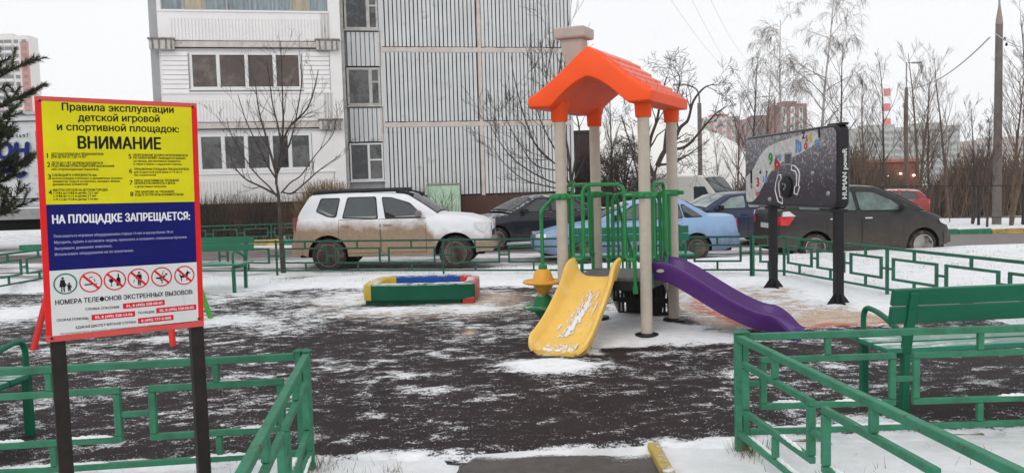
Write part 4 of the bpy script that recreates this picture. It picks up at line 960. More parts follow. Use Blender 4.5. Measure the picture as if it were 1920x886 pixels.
# the narrow end facing the viewer carries the name
def ef(a, b, w_=0): return Po - pn * (a) + Vector((0, 0, -b)) + pd * (PL + .0005 + w_) - HO
o = MB()
def tf(a, b, w_=0): return ef(TH - .05 + b * 1.0, .96 - a, w_)
put_text(o, 'HUMAN poweR', lambda a, b, w_=0: ef(.115 + b, .93 - a, .002), (0, 0), (.62, 0), .062, .02, 0); o.build('lettering', pcol['w'], hp, fix=False)
MB().prism([(0.03, 0), (TH - .03, 0), (TH - .03, .03), (.03, .03)], lambda a, b, t: ef(a, -.012 + b, t), -.3, .01).build('top_cap', mat('cap_black', (.012, .012, .013), .3, var=.1), hp, bevel=.008)
for q in (q1, q2):
    c = q - HO
    MB().bar(c + Vector((0, 0, -.05)), c + Vector((0, 0, 1.19)), .1, .1, pd).build('post', BLACK, hp, bevel=.006)
    MB().box(c + Vector((0, 0, 1.2)), (.16, .16, .04), Matrix.Rotation(math.atan2(pd.y, pd.x), 3, 'Z')).build('bracket', BLACK, hp)
    for a in range(4):
        dd = (pd + pn).normalized(); dd = Matrix.Rotation(a * math.pi / 2, 3, 'Z') @ pd
        sd2 = Vector((-dd.y, dd.x, 0))
        MB().add([c + dd * .045 + sd2 * .006, c + dd * .045 - sd2 * .006, c + dd * .16 - sd2 * .006, c + dd * .16 + sd2 * .006, c + dd * .045 + sd2 * .006 + Vector((0, 0, .17)), c + dd * .045 - sd2 * .006 + Vector((0, 0, .17)), c + dd * .16 - sd2 * .006 + Vector((0, 0, .02)), c + dd * .16 + sd2 * .006 + Vector((0, 0, .02))],
                 [(0, 1, 2, 3), (4, 5, 6, 7), (0, 1, 5, 4), (3, 2, 6, 7), (0, 3, 7, 4), (1, 2, 6, 5)]).build('foot_gusset', BLACK, hp)

# ------------------------------------------------------------------ vehicles
def wheel_set(t, x, y, r, wdt, spokes, rimm, side, rr=.66):
    w = MB(); c = Vector((x, y, r))
    w.lathe([(r * rr, -wdt / 2), (r * .93, -wdt / 2), (r, -wdt * .32), (r, wdt * .32), (r * .93, wdt / 2), (r * rr, wdt / 2)], c, 28, 'Y')
    wo = w.build('wheel', TYRE, t, smooth=True)
    o = MB(); s = side
    o.lathe([(r * rr * 1.02, s * wdt * .5), (r * rr * .97, s * wdt * .5 + s * .006), (r * rr * .9, s * wdt * .42), (r * rr * .55, s * wdt * .36), (r * .2, s * wdt * .42), (r * .12, s * wdt * .5), (.0005, s * wdt * .5)], c, 28, 'Y')
    ro = o.build('rim', rimm, wo, smooth=True)
    h = MB()
    for i in range(spokes):
        a = 2 * math.pi * (i + .5) / spokes; rm = r * rr * .72; hw = r * rr * (1.35 / spokes if spokes < 12 else .9 / spokes)
        n_ = Vector((math.cos(a), 0, math.sin(a))); q = Vector((-math.sin(a), 0, math.cos(a)))
        yy = Vector((0, s * (wdt * .42 + .012), 0))
        h.add([c + yy + n_ * (rm - r * .1) + q * hw * .6, c + yy + n_ * (rm + r * .1) + q * hw, c + yy + n_ * (rm + r * .1) - q * hw, c + yy + n_ * (rm - r * .1) - q * hw * .6], [(0, 1, 2, 3)])
    h.build('rim_hole', UNDER, wo)
def car(name, label, sp, loc, heading, detail=True):
    t = thing(name, label, sp.get('cat', 'car'), loc, heading, 'cars parked behind the playground')
    L, W, zs_t, wh, r = sp['L'], sp['W'], sp['zs'], sp['wheels'], sp['r']
    paint = sp['paint']; X0 = L / 2; sill = sp.get('sill', .24); ra = r * sp.get('arch', 1.2)
    def zs(x): return interp(zs_t, x)
    def hw(x):
        d = min(x, L - x); k = max(0, 1 - d / .75); return W / 2 * (1 - sp.get('taper', .17) * k * k)
    zbelt = sp['belt']; zroof = sp['roof']; cab = sp['cab']; wt = sp.get('wt', .62)
    def side(x, z):
        b = zs(x); y = hw(x)
        if z > b: 
            y0 = hw(x) - .06; k = (z - zbelt) / (zroof - zbelt); return y0 + (W / 2 * wt * 1.12 - y0) * max(0, min(1, k)) 
        if z < .42: y -= .05 * ((.42 - z) / .25) ** 1.5
        k = (b - z)
        if k < .2: y -= .06 * (1 - k / .2) ** 2
        return y
    def zlo(x):
        z = sill + .12 * max(0, 1 - min(x, L - x) / .35)
        for wx in wh:
            d = abs(x - wx)
            if d < ra: z = max(z, r + math.sqrt(ra * ra - d * d))
        return z
    xs = {0, .015, .05, .12, .22, L - .015, L - .05, L - .12, L - .22, L}
    for wx in wh:
        for i in range(13): xs.add(round(wx - ra * math.cos(math.pi * i / 12), 4))
        xs.add(wx - ra - .002); xs.add(wx + ra + .002)
    x = .35
    while x < L - .3: xs.add(x); x += .16
    for x, z in zs_t: xs.add(x)
    xs = sorted(q for q in xs if 0 <= q <= L)
    fr_ = (0, .08, .2, .38, .56, .72, .84, .93, 1)
    rings = []
    for x in xs:
        lo, hi = zlo(x), zs(x)
        if lo > hi - .04: lo = hi - .04
        half = [(side(x, lo + (hi - lo) * f), lo + (hi - lo) * f) for f in fr_]
        ye = half[-1][0]; half += [(ye - .035, hi + .012), (ye * .6, hi + .03), (0, hi + .038)]
        rings.append([Vector((x - X0, y, z)) for y, z in half] + [Vector((x - X0, -y, z)) for y, z in reversed(half[:-1])])
    b = MB(); b.loft(rings, closed=False, cap=False)
    n = len(rings[0]); b.f.append(tuple(range(n))); b.f.append(tuple(range((len(rings) - 1) * n, len(rings) * n)))
    b.build('body', paint, t, smooth=True)
    # cabin
    xrb, xrt, xft, xfb = cab
    def zr(x):
        if x < xrt: return zbelt + (zroof - .03 - zbelt) * ((x - xrb) / (xrt - xrb)) ** .85
        if x > xft: return zbelt + (zroof - .05 - zbelt) * ((xfb - x) / (xfb - xft)) ** .9
        k = (x - xrt) / (xft - xrt); return zroof - .03 - .02 * k + .035 * math.sin(math.pi * k)
    cx = sorted(set([xrb, xrb + (xrt - xrb) * .35, xrb + (xrt - xrb) * .7, xrt - .03, xrt + .05] + [xrt + .05 + (xft - xrt - .1) * i / 6 for i in range(1, 7)] + [xft + .04] + [xft + (xfb - xft) * k for k in (.3, .6, .85, 1)]))
    rg = []
    for x in cx:
        h = max(zr(x), zbelt + .003); half = []
        for f in (0, .3, .6, .85, 1): z = zbelt - .02 + (h - zbelt + .02) * f; half.append((max(.1, side(x, max(z, zs(x) + .001)) - (.015 if f == 1 else 0)), z))
        ye = half[-1][0]; half += [(ye - .05, h + .022), (ye * .5, h + .045), (0, h + .05)]
        rg.append([Vector((x - X0, y, z)) for y, z in half] + [Vector((x - X0, -y, z)) for y, z in reversed(half[:-1])])
    c = MB(); c.loft(rg, closed=False, cap=False); c.build('cabin', sp.get('paint2', paint), t, smooth=True)
    def patch(nm, m, poly, off, par=t, sd=(1, -1), thick=True):
        for s in sd:
            o = MB(); vs = [Vector((x - X0, s * (side(x, z) + off), z)) for x, z in poly]
            vin = [Vector((x - X0, s * (side(x, z) - .03), z)) for x, z in poly]; n = len(vs)
            o.add(vs + vin, [tuple(range(n))] + [(i, (i + 1) % n, n + (i + 1) % n, n + i) for i in range(n)]); yield o.build(nm, m, par)
    def dopatch(*a, **k): return list(patch(*a, **k))
    gm = sp.get('glass', GLASS)
    for poly in sp['windows']:
        rp_ = round_poly(poly, .04, 2); cxm = sum(p[0] for p in rp_) / len(rp_); czm = sum(p[1] for p in rp_) / len(rp_)
        big = [(x + (.022 if x > cxm else -.022), z + (.02 if z > czm else -.022)) for x, z in rp_]
        dopatch('window_rubber', SEAM, big, .004); dopatch('side_window', gm, rp_, .008)
    def screen(nm, xa, xb, fa, fb, m, off):
        za, zb_ = zbelt + .02, zr(xb); ya, yb = side(xa, zbelt + .05) - .06, side(xb, zb_) - .09
        P = []
        for k in range(7):
            x = xa + (xb - xa) * (.06 + .86 * k / 6); z = zr(x) + .012
            yw = side(x, max(zs(x) + .002, z)) - .075
            P.append([Vector((x - X0 + off * fa, yw * q, z + .012 + .035 * (1 - q * q) + off)) for q in (-1, -.85, -.5, 0, .5, .85, 1)])
        o = MB(); o.loft(P, closed=False, cap=False); o.build(nm, m, t, smooth=True)
    screen('windscreen_rubber', xfb, xft, 1, 0, SEAM, .002); screen('windscreen', xfb - .02, xft + .02, 1, 0, sp.get('glassf', gm), .012)
    screen('rear_window', xrb + .02, xrt - .02, -1, 0, gm, .012)
    for d in sp['doors']:
        x0, x1 = d; lo = lambda x: max(zlo(x) + .02, sill + .06); hi = lambda x: min(zs(x), zbelt) - .015
        for nm, m, e0, off in (('door_seam', SEAM, 0, .001), ('door', paint, .009, .004)):
            N = 8
            for s in (1, -1):
                g = []
                for i in range(N + 1):
                    x = x0 + e0 + (x1 - x0 - 2 * e0) * i / N; a, b_ = lo(x) + e0, hi(x) - e0
                    g.append([Vector((x - X0, s * (side(x, a + (b_ - a) * k / 6) + off), a + (b_ - a) * k / 6)) for k in range(7)])
                o = MB(); o.loft(g, closed=False, cap=False); q = o.build(nm, m, t, smooth=True)
                if nm == 'door':
                    xh = x0 + .16 if d[2:] or sp.get('hfront') else x0 + .14
                    MB().box((xh - X0 + .0, s * (side(xh, zbelt - .14) + .02), zbelt - .14), (.17, .03, .035)).build('handle', sp.get('handle', paint), q, bevel=.008)
    for x0, z0, w_, h_, m, nm in sp['lamps']:
        end = x0 == 'f'
        base = [(L - .015, z0 - h_ * .5), (L - .03, z0 + h_ * .45), (L - w_, z0 + h_ * .5), (L - w_ * .9, z0 - h_ * .1), (L - w_ * .5, z0 - h_ * .5)] if end else [(.02, z0 - h_ * .5), (.02, z0 + h_ * .5), (w_, z0 + h_ * .5), (w_ * .8, z0), (w_ * .6, z0 - h_ * .5)]
        for s in (1, -1):
            o = MB(); vs = [Vector((x - X0, s * (side(x, z) + (.007 if w_ < .3 else .03)), z)) for x, z in base]
            xe = (L + .006 if end else -.006) - X0
            ye = side(L if end else 0, z0)
            inn_ = [Vector((xe, s * (ye - .02), z0 - h_ * .45)), Vector((xe, s * (ye - .02), z0 + h_ * .4)), Vector((xe, s * (ye - sp.get('lampw', .3)), z0 + h_ * .4)), Vector((xe, s * (ye - sp.get('lampw', .3)), z0 - h_ * .35))]
            o.add(vs + inn_, [(0, 1, 2, 3, 4), (0, 1, 6, 5), (5, 6, 7, 8)]); o.build(nm, m, t, fix=False)
    for s in (1, -1):
        o = MB(); mxp = sp.get('mirror', xfb - .45)
        o.box((mxp - X0 + .05, s * (side(mxp, zbelt) + .1), zbelt + .07), (.11, .2, .13)); o.build('mirror', sp.get('mirrorm', paint), t, bevel=.035, seg=3)
    # underside, wheel housings, wheels, plates
    MB().box((0, 0, sill + .13), (L - .3, W - .34, .3)).build('underbody', UNDER, t)
    for wx in wh:
        for s in (1, -1):
            g = []
            for i in range(13):
                a = math.pi * (i / 12); xx, zz = wx - (ra - .002) * math.cos(a), r + (ra - .002) * math.sin(a) if i not in (0, 12) else sill + .02
                g.append([Vector((xx - X0, s * (hw(wx) - .05), zz)), Vector((xx - X0, s * (hw(wx) - .36), zz))])
            o = MB(); o.loft(g, closed=False, cap=False); o.add([q[1] for q in g], [tuple(range(13))]); o.build('wheel_housing', UNDER, t, fix=False)
            wheel_set(t, wx - X0, s * (hw(wx) - .12), r, .2, sp.get('spokes', 8), sp.get('rim', RIM_D), s, sp.get('rr', .66))
    bm_ = sp.get('bumper')
    if bm_:
        for e_ in (0, 1):
            xx = [0, .1, .22] if e_ == 0 else [L, L - .1, L - .22]
            g = []
            P = [(xx[2], 1), (xx[1], 1), (xx[0], 1), (xx[0], 0), (xx[0], -1), (xx[1], -1), (xx[2], -1)]
            for x, s in P:
                ofs = (-.03 if e_ == 0 else .03) if x == xx[0] else 0
                y = (side(x, .5) + .012) * s if abs(s) else 0
                g.append([Vector((x - X0 + ofs, y * (.96 if x == xx[0] else 1), z)) for z in (bm_[0], bm_[0] + .05, bm_[1] - .03, bm_[1])])
            o = MB(); o.loft(g, closed=False, cap=False); o.build('bumper', bm_[2], t, smooth=True)
    MB().box((L - X0 + .02, 0, .48), (.012, .52, .11)).build('number_plate', mat('plate', (.6, .6, .58), .5, var=.2, vs=20), t)
    MB().box((-X0 - .02, 0, .8 if sp.get('cat') != 'van' else .5), (.012, .52, .11)).build('number_plate', MATS['plate'], t)
    MB().box((L - X0 + .006, 0, zs(L - .05) - .14), (.012, W * .42, .12)).build('grille', BLACK, t)
    if sp.get('rails'):
        for s in (1, -1):
            P = [(cab[1] + .05 - X0, s * W / 2 * wt * 1.0, zroof + .0), (cab[1] + .25 - X0, s * W / 2 * wt * 1.0, zroof + .045), (0.1, s * W / 2 * wt, zroof + .06), (cab[2] - .2 - X0, s * W / 2 * wt * 1., zroof + .03), (cab[2] + .15 - X0, s * W / 2 * wt * 1., zroof - .06)]
            MB().tube(curve_pts(P, 4), .042, 8).build('roof_rail', BLACK, t, smooth=True)
    return t
DIRT = (.31, .225, .155)
P_W = mat('suv_white_dirty', (.76, .77, .8), .4, var=.03, vs=3, dirt=(DIRT, 1.15, .13, (.72, .95, .32)), coat=.15)
suv = dict(L=4.31, W=1.82, r=.345, wheels=(.81, 3.56), zs=[(0, .72), (.05, .95), (.12, 1.08), (.3, 1.1), (3.1, 1.1), (3.3, 1.115), (3.8, 1.07), (4.1, .99), (4.23, .9), (4.29, .78), (4.31, .68)], belt=1.09, roof=1.60, cab=(.1, .42, 2.5, 3.22), wt=.7,
           paint=P_W, windows=[[(.57, 1.27), (.68, 1.5), (1.06, 1.5), (.98, 1.146), (.87, 1.146)], [(1.15, 1.12), (1.26, 1.51), (1.84, 1.51), (1.89, 1.09)], [(2.09, 1.09), (2.0, 1.5), (2.23, 1.486), (2.56, 1.37), (2.83, 1.18), (2.82, 1.1)]],
           doors=[(1.06, 1.96), (1.97, 2.95)], lamps=[('f', .86, .32, .2, LAMP_C, 'headlight'), ('r', .98, .13, .32, mat('dusty_tail_lamp', (.22, .05, .045), .5, var=.2), 'tail_light')], lampw=.18, rails=True, spokes=8, rim=RIM_D, arch=1.22, sill=.32, bumper=(.36, .6, P_W), mirror=2.75, mirrorm=mat('mirror_taupe', (.2, .16, .14), .5), handle=mat('handle_dirty', (.35, .26, .19), .6))
_s = suv; suv = {k_: v_ for k_, v_ in _s.items()}
for k_, f_ in (('L', lambda q: q * .955), ('wheels', lambda q: tuple(x * .955 for x in q)), ('zs', lambda q: [(x * .955, z) for x, z in q]), ('cab', lambda q: tuple(x * .955 for x in q)), ('windows', lambda q: [[(x * .955, z) for x, z in p_] for p_ in q]), ('doors', lambda q: [tuple(x * .955 for x in p_) for p_ in q]), ('mirror', lambda q: q * .955)): suv[k_] = f_(suv[k_])
car('white_suv', 'white estate car on high wheels caked in brown dirt, black roof rails', suv, (-2.45, 16.85, -.055), R(-3))
P_B = mat('sedan_pale_blue', (.24, .37, .57), .4, var=.05, vs=3, dirt=((.14, .17, .26), .55, .25), coat=.4)
ROOFSNOW = dict(snow=.9, snow_lo=.5)
sed = dict(L=4.48, W=1.66, r=.285, wheels=(.97, 3.5), zs=[(0, .7), (.03, .88), (.1, .96), (.7, .97), (1.0, .96), (2.9, .92), (3.2, .88), (3.9, .78), (4.3, .68), (4.44, .6), (4.48, .5)], belt=.93, roof=1.335, cab=(.62, 1.2, 2.35, 3.12), wt=.72,
           paint=P_B, windows=[[(.83, .985), (1.2, 1.23), (1.28, 1.23), (1.2, .975)], [(1.27, .97), (1.36, 1.26), (1.88, 1.275), (1.88, .96)], [(1.97, .96), (1.97, 1.275), (2.3, 1.26), (2.86, .96)]],
           doors=[(1.28, 1.92), (1.93, 2.9)], lamps=[('f', .62, .22, .13, LAMP_C, 'headlight'), ('r', .8, .06, .22, LAMP_R, 'tail_light')], lampw=.45, spokes=14, rim=RIM_D, arch=1.2, sill=.22, bumper=(.34, .58, P_B), mirror=2.72, mirrorm=BLACK, handle=BLACK)
sed['glass'] = mat('car_glass_mid', (.08, .09, .1), .08, var=.4, vs=2, spec=.7)
car('blue_sedan', 'pale blue sedan behind the climbing frame', sed, (2.73, 17.85, terrain(2.7, 17.9)), R(183))
P_G = mat('grey_car_dirty', (.02, .019, .02), .35, var=.1, vs=3, dirt=((.075, .06, .048), .62, .35), coat=.35)
hon = dict(L=4.28, W=1.78, r=.315, wheels=(.82, 3.5), zs=[(0, .98), (.03, 1.06), (.12, 1.09), (.4, 1.08), (3.2, 1.0), (3.6, .98), (3.95, .88), (4.15, .76), (4.24, .62), (4.28, .5)], belt=1.02, roof=1.55, cab=(.1, .5, 2.45, 3.55), wt=.68,
           paint=P_G, windows=[[(.45, 1.1), (.55, 1.4), (.95, 1.42), (.95, 1.08)], [(1.03, 1.07), (1.05, 1.43), (1.78, 1.44), (1.85, 1.05)], [(1.95, 1.05), (1.88, 1.43), (2.3, 1.41), (2.75, 1.24), (2.98, 1.08), (2.98, 1.04)]],
           doors=[(1.1, 1.95), (1.96, 3.0)], lamps=[('f', .76, .35, .14, LAMP_C, 'headlight'), ('r', .87, .3, .2, LAMP_R, 'tail_light')], lampw=.12, spokes=12, rim=mat('pale_hubcap', (.42, .4, .38), .5, var=.1), arch=1.22, sill=.24, bumper=(.34, .6, P_G), mirror=2.9, mirrorm=P_G, handle=CHROME, rr=.7)
hon['glass'] = mat('car_glass_green', (.1, .14, .13), .08, var=.5, vs=2.5, spec=.7)
def resize(sp, kx, kz):
    q = dict(sp); q['L'] *= kx; q['wheels'] = tuple(x * kx for x in sp['wheels']); q['zs'] = [(x * kx, z * kz) for x, z in sp['zs']]; q['cab'] = tuple(x * kx for x in sp['cab']); q['belt'] *= kz; q['roof'] *= kz
    q['windows'] = [[(x * kx, z * kz) for x, z in p_] for p_ in sp['windows']]; q['doors'] = [tuple(x * kx for x in d_) for d_ in sp['doors']]; q['mirror'] = sp.get('mirror', 2.7) * kx
    q['lamps'] = [(a_, z_ * kz, w_ if w_ >= .3 or w_ < .2 else w_, h_, m_, n_) for a_, z_, w_, h_, m_, n_ in sp['lamps']]; return q
HX, HZ = .915, 1.06
hon = resize(hon, HX, HZ)
hc = car('dark_grey_car', 'muddy dark grey family car behind the black activity panel', hon, (7.76, 18.0, terrain(8.0, 18.0)), R(4))
for s in (1, -1): # white upper half of its rear lamps
    MB().prism([(.03, .965), (.05, 1.06), (.17, 1.07), (.31, .965)], lambda a, b, t_: Vector((a - 2.14 * HX, s * (t_ + .795 + .05 * min(1, a / .3)), b * HZ)), 0, .035).build('reversing_lamp', LAMP_C, hc)
MB().prism([(-.5, 0), (.5, 0), (.46, .3), (-.46, .3)], lambda a, b, t_: Vector((-2.1 * HX + t_ + b * .3, a, 1.2 + b)), -.02, 0).build('rear_screen', GLASS, hc)
P_K = mat('black_sedan_paint', (.012, .013, .022), .3, var=.1, coat=.6, snow=.9, snow_lo=.5, dirt=((.05, .045, .045), .4, .25))
aud = dict(L=4.5, W=1.74, r=.31, wheels=(.95, 3.6), zs=[(0, .72), (.04, .92), (.12, 1.0), (.7, 1.02), (1.1, 1.0), (3.0, .95), (3.3, .93), (4.0, .84), (4.35, .72), (4.46, .6), (4.5, .5)], belt=.97, roof=1.4, cab=(.6, 1.3, 2.4, 3.2), wt=.7,
           paint=P_K, windows=[[(.98, 1.03), (1.3, 1.27), (1.4, 1.28), (1.4, 1.02)], [(1.48, 1.02), (1.48, 1.3), (1.98, 1.33), (1.98, 1.01)], [(2.07, 1.01), (2.07, 1.33), (2.4, 1.31), (2.92, 1.0)]],
           doors=[(1.35, 2.02), (2.03, 2.95)], lamps=[('f', .66, .22, .13, LAMP_C, 'headlight'), ('r', .85, .1, .18, LAMP_R, 'tail_light')], lampw=.4, spokes=10, rim=RIM_G, sill=.22, bumper=(.34, .56, P_K), mirrorm=P_K, handle=P_K)
ac = car('black_sedan', 'black sedan with snow on its roof between the white and pale blue cars', aud, (.55, 21.9, terrain(.5, 21.9)), R(180 + 22))
P_N = mat('navy_hatch_paint', (.022, .033, .085), .35, var=.1, coat=.5, dirt=((.08, .07, .075), .5, .25))
nav = dict(aud); nav.update(paint=P_N, L=4.4, zs=[(0, .75), (.05, 1.0), (.12, 1.06), (1.0, 1.04), (3.0, .97), (3.3, .94), (3.9, .84), (4.25, .72), (4.36, .6), (4.4, .5)], cab=(.05, .45, 2.5, 3.25), roof=1.44, belt=1.0, glass=GLASS2,
           windows=[[(.45, 1.08), (.6, 1.34), (1.1, 1.36), (1.1, 1.06)], [(1.2, 1.05), (1.2, 1.36), (1.95, 1.37), (1.95, 1.04)], [(2.05, 1.04), (2.05, 1.37), (2.45, 1.33), (2.95, 1.04)]], doors=[(1.15, 2.0), (2.01, 3.0)], mirrorm=BLACK, handle=P_N)
car('navy_hatchback', 'dark blue hatchback half hidden between pale blue sedan and grey car', nav, (6.1, 22.3, terrain(6.1, 22.3)), R(180 + 14))
P_R = mat('red_car_paint', (.26, .03, .028), .35, var=.1, coat=.5, snow=.9, snow_lo=.45)
red = dict(nav); red.update(paint=P_R, glass=GLASS, mirrorm=P_R, handle=P_R, lamps=[('f', .66, .22, .13, LAMP_C, 'headlight'), ('r', .95, .1, .2, LAMP_R, 'tail_light')])
car('red_hatchback', 'red hatchback behind the bonnet of the dark grey car', red, (15.6, 34, terrain(15.6, 34) + .15), R(180 - 20 ))
P_T = mat('taxi_paint', (.78, .76, .74), .4, var=.05, coat=.3, dirt=((.5, .33, .1), .8, .03))
tx = dict(aud); tx.update(paint=P_T, mirrorm=BLACK, handle=BLACK)
car('taxi_car', 'small white and yellow sedan far off behind the black railings', tx, (34.3, 56, terrain(34.3, 56) - .25), R(200))
P_V = mat('van_white', (.6, .58, .55), .5, var=.05, coat=.1)
van = dict(L=5.4, W=2.05, r=.35, wheels=(1.1, 4.55), zs=[(0, .9), (.04, 1.3), (4.4, 1.3), (4.7, 1.25), (5.1, 1.1), (5.3, .95), (5.4, .7)], belt=1.28, roof=2.45, cab=(.0, .08, 4.0, 4.85), wt=.86, paint=P_V, windows=[[(3.6, 1.35), (3.6, 1.95), (4.1, 1.95), (4.45, 1.38)]],
           doors=[(3.5, 4.45)], lamps=[('f', .85, .3, .25, LAMP_C, 'headlight'), ('r', 1.0, .06, .3, LAMP_R, 'tail_light')], spokes=6, rim=RIM_D, sill=.35, bumper=(.4, .7, BLACK), cat='van', mirror=4.5, mirrorm=BLACK, handle=BLACK)
car('white_van', 'white panel van with high roof behind the navy hatchback', van, (8.2, 36.5, -.66), R(-42))

# lorry at the left edge
tr = thing('box_lorry', 'white box lorry with dark blue lettering behind the pine', 'lorry', (-14.9, 21.6, .12), R(4))
LWM = mat('lorry_box', (.6, .61, .62), .5, var=.08, vs=2, col2=(.33, .31, .29), c2s=3, c2t=.62)
MB().box((0, 1.2, 2.55), (5.0, 2.3, 2.55)).build('cargo_box', LWM, tr, bevel=.04, seg=2)
MB().box((2.46, .03, 2.55), (.07, .06, 2.6)).build('corner_post', mat('alu_edge', (.42, .42, .43), .4, metal=.5), tr, bevel=.01)
for z in (1.3, 3.84): MB().box((0, .03, z), (5.0, .07, .09)).build('edge_rail', MATS['alu_edge'], tr, bevel=.01)
MB().box((0, .05, 1.08), (4.9, .08, .3)).build('side_guard', mat('guard_grey', (.3, .3, .3), .6, var=.2), tr, bevel=.01)
MB().box((0, 1.2, .85), (4.8, 1.7, .45)).build('chassis', UNDER, tr)
o = MB(); rr_ = round_poly([(-1.2, 1.5), (2.2, 1.5), (2.2, 3.62), (-1.2, 3.62)], .25, 4); o.tube([Vector((a, .0, b)) for a, b in rr_], .018, 4, closed=True); o.build('painted_line', s_blk, tr)
def tfn(a, b, w_=0): return Vector((a, .04 - .048 - w_, -b))
dblue = flatmat('lorry_blue', (.01, .02, .15)); o = MB()
put_text(o, 'ФУРГОН', tfn, (-.75, -2.62), (1.63, -2.62), .42, .03, .004, .12); o.build('lettering', dblue, tr, fix=False); o = MB(); put_text(o, 'ТРАНС', tfn, (-.3, -2.1), (1.55, -2.1), .42, .03, .004, .12); o.build('lettering', dblue, tr, fix=False)
o = MB(); put_text(o, 'Звони!', tfn, (.7, -3.18), (1.68, -3.18), .12, .0, .004, .1); o.build('lettering', s_blk, tr, fix=False); o = MB(); put_text(o, 'перевозки', tfn, (.2, -1.72), (1.65, -1.72), .13, 0, .004, .1); o.build('lettering', s_blk, tr, fix=False)
for x in (-1.4, ): wheel_set(tr, x, .22, .48, .28, 8, RIM_D, -1); wheel_set(tr, x + 1.2, .22, .48, .28, 8, RIM_D, -1)
MB().box((-3.4, 1.2, 1.6), (1.6, 2.2, 2.2)).build('cab', P_V, tr, bevel=.15, seg=3)
for x in (-3.6,): wheel_set(tr, x, .22, .48, .28, 8, RIM_D, -1)

# ------------------------------------------------------------------ apartment building
TH_B = R(10.8); be = Vector((math.cos(TH_B), math.sin(TH_B), 0)); bn = Vector((-math.sin(TH_B), math.cos(TH_B), 0))
B_O = Vector((-5.983, 28.7, -.1))
bd = thing('apartment_building', 'large pale panel apartment block with ribbed walls and glazed white balconies', 'building', B_O)
def bf(s, q, z): return be * s + bn * q + Vector((0, 0, z + .1))
RB = Matrix.Rotation(TH_B, 3, 'Z')
def bbox(mb, s0, s1, q0, q1, z0, z1): return mb.box(bf((s0 + s1) / 2, (q0 + q1) / 2, (z0 + z1) / 2), (s1 - s0, q1 - q0, z1 - z0), RB)
W_WHITE = mat('balcony_white', (.8, .78, .77), .7, var=.04, vs=1.5, bump=.15, bs=30, col2=(.5, .46, .42), c2s=1.8, c2t=.74)
W_PANEL = mat('wall_panel_grey', (.63, .64, .645), .85, var=.08, vs=1.2, bump=.3, bs=50, col2=(.36, .34, .32), c2s=2.5, c2t=.66)
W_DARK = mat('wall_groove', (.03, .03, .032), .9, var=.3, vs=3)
W_SEAM = mat('seam_mortar', (.58, .5, .44), .9, var=.15, vs=4, bump=.5, bs=30, col2=(.62, .56, .52), c2s=3, c2t=.52)
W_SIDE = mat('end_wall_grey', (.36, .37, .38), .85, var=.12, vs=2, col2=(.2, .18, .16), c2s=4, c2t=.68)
W_PLINTH = mat('plinth_brown', (.085, .043, .034), .8, var=.12, vs=2)
W_OLD = mat('weathered_white', (.52, .5, .48), .8, var=.15, vs=6, col2=(.1, .09, .08), c2s=5, c2t=.6, stretch=(1, 1, .3))
FR_W = mat('window_frame_white', (.72, .72, .72), .5, var=.04); FR_O = mat('window_frame_old', (.5, .49, .46), .7, var=.15, vs=5, col2=(.3, .27, .24), c2s=6, c2t=.6)
GL_BR = mat('pane_brown_curtain', (.075, .052, .045), .12, var=.35, vs=1.1, spec=.6, col2=(.15, .12, .11), c2s=1.1, c2t=.56, c2w=.05)  # brown curtain behind glass; paler second colour paints in reflection patches
GL_GR = mat('pane_grey', (.11, .11, .11), .1, var=.3, vs=1.2, spec=.6, col2=(.035, .035, .035), c2s=1.6, c2t=.52, c2w=.05)
GL_DK = mat('pane_dark', (.02, .02, .022), .08, var=.4, vs=2, spec=.7, col2=(.12, .13, .13), c2s=2.5, c2t=.6, c2w=.1)
GL_CU = mat('pane_pale_curtain', (.24, .29, .31), .2, var=.35, vs=3, stretch=(3, 1, .4))
GL_CR = mat('pane_cream_curtain', (.42, .36, .27), .3, var=.2, vs=3, stretch=(3, 1, .4))
TOPZ = 15.6; FH = 2.727
mb = MB(); bbox(mb, -6.35, 8.52, .12, 11, .0, TOPZ); mb.build('wall', W_SIDE, bd)
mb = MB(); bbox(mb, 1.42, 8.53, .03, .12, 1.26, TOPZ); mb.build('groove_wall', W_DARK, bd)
mb = MB(); bbox(mb, -.02, 8.56, -.04, .12, 0, 1.26); mb.build('plinth', W_PLINTH, bd)
mb = MB(); bbox(mb, -6.38, 8.6, -.1, 11.1, TOPZ, TOPZ + .3); mb.build('parapet', W_SIDE, bd)
strip0 = None
rb = random.Random(3)
for k in range(6):                       # slabs of upright ribs, one per storey and bay
    z0 = 1.28 + k * FH - (.0 if k else 0); z1 = min(TOPZ, z0 + FH - .09)
    if z0 > TOPZ: break
    for s0, s1 in ((1.46, 4.96), (5.14, 8.5)):
        mb = MB(); nst = 23; wd = (s1 - s0) / nst
        for i in range(nst):
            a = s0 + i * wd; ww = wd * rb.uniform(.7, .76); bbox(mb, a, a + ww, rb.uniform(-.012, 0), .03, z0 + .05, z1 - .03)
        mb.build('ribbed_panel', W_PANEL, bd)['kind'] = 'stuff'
for k in range(1, 6):
    z = 1.26 + k * FH - .05; mb = MB(); n = 60
    ring_ = []
    for i in range(n + 1):
        s = 1.43 + (8.53 - 1.43) * i / n; h = .1 + .02 * n2(s, k, 3, 1); ring_.append([bf(s, .03, z - h), bf(s, -.025, z - h * .8), bf(s, -.03, z + h * .8), bf(s, .03, z + h)])
    mb.loft(ring_); mb.build('joint_mortar', W_SEAM, bd)
mb = MB(); ring_ = []
for i in range(70):
    z = 1.27 + (TOPZ - 1.3) * i / 69; h = .075 + .025 * n2(z, 2, 2, 3); ring_.append([bf(5.05 - h, .03, z), bf(5.05 - h * .8, -.018, z), bf(5.05 + h * .8, -.02, z), bf(5.05 + h, .03, z)])
mb.loft(ring_); mb.build('joint_mortar', W_SEAM, bd)
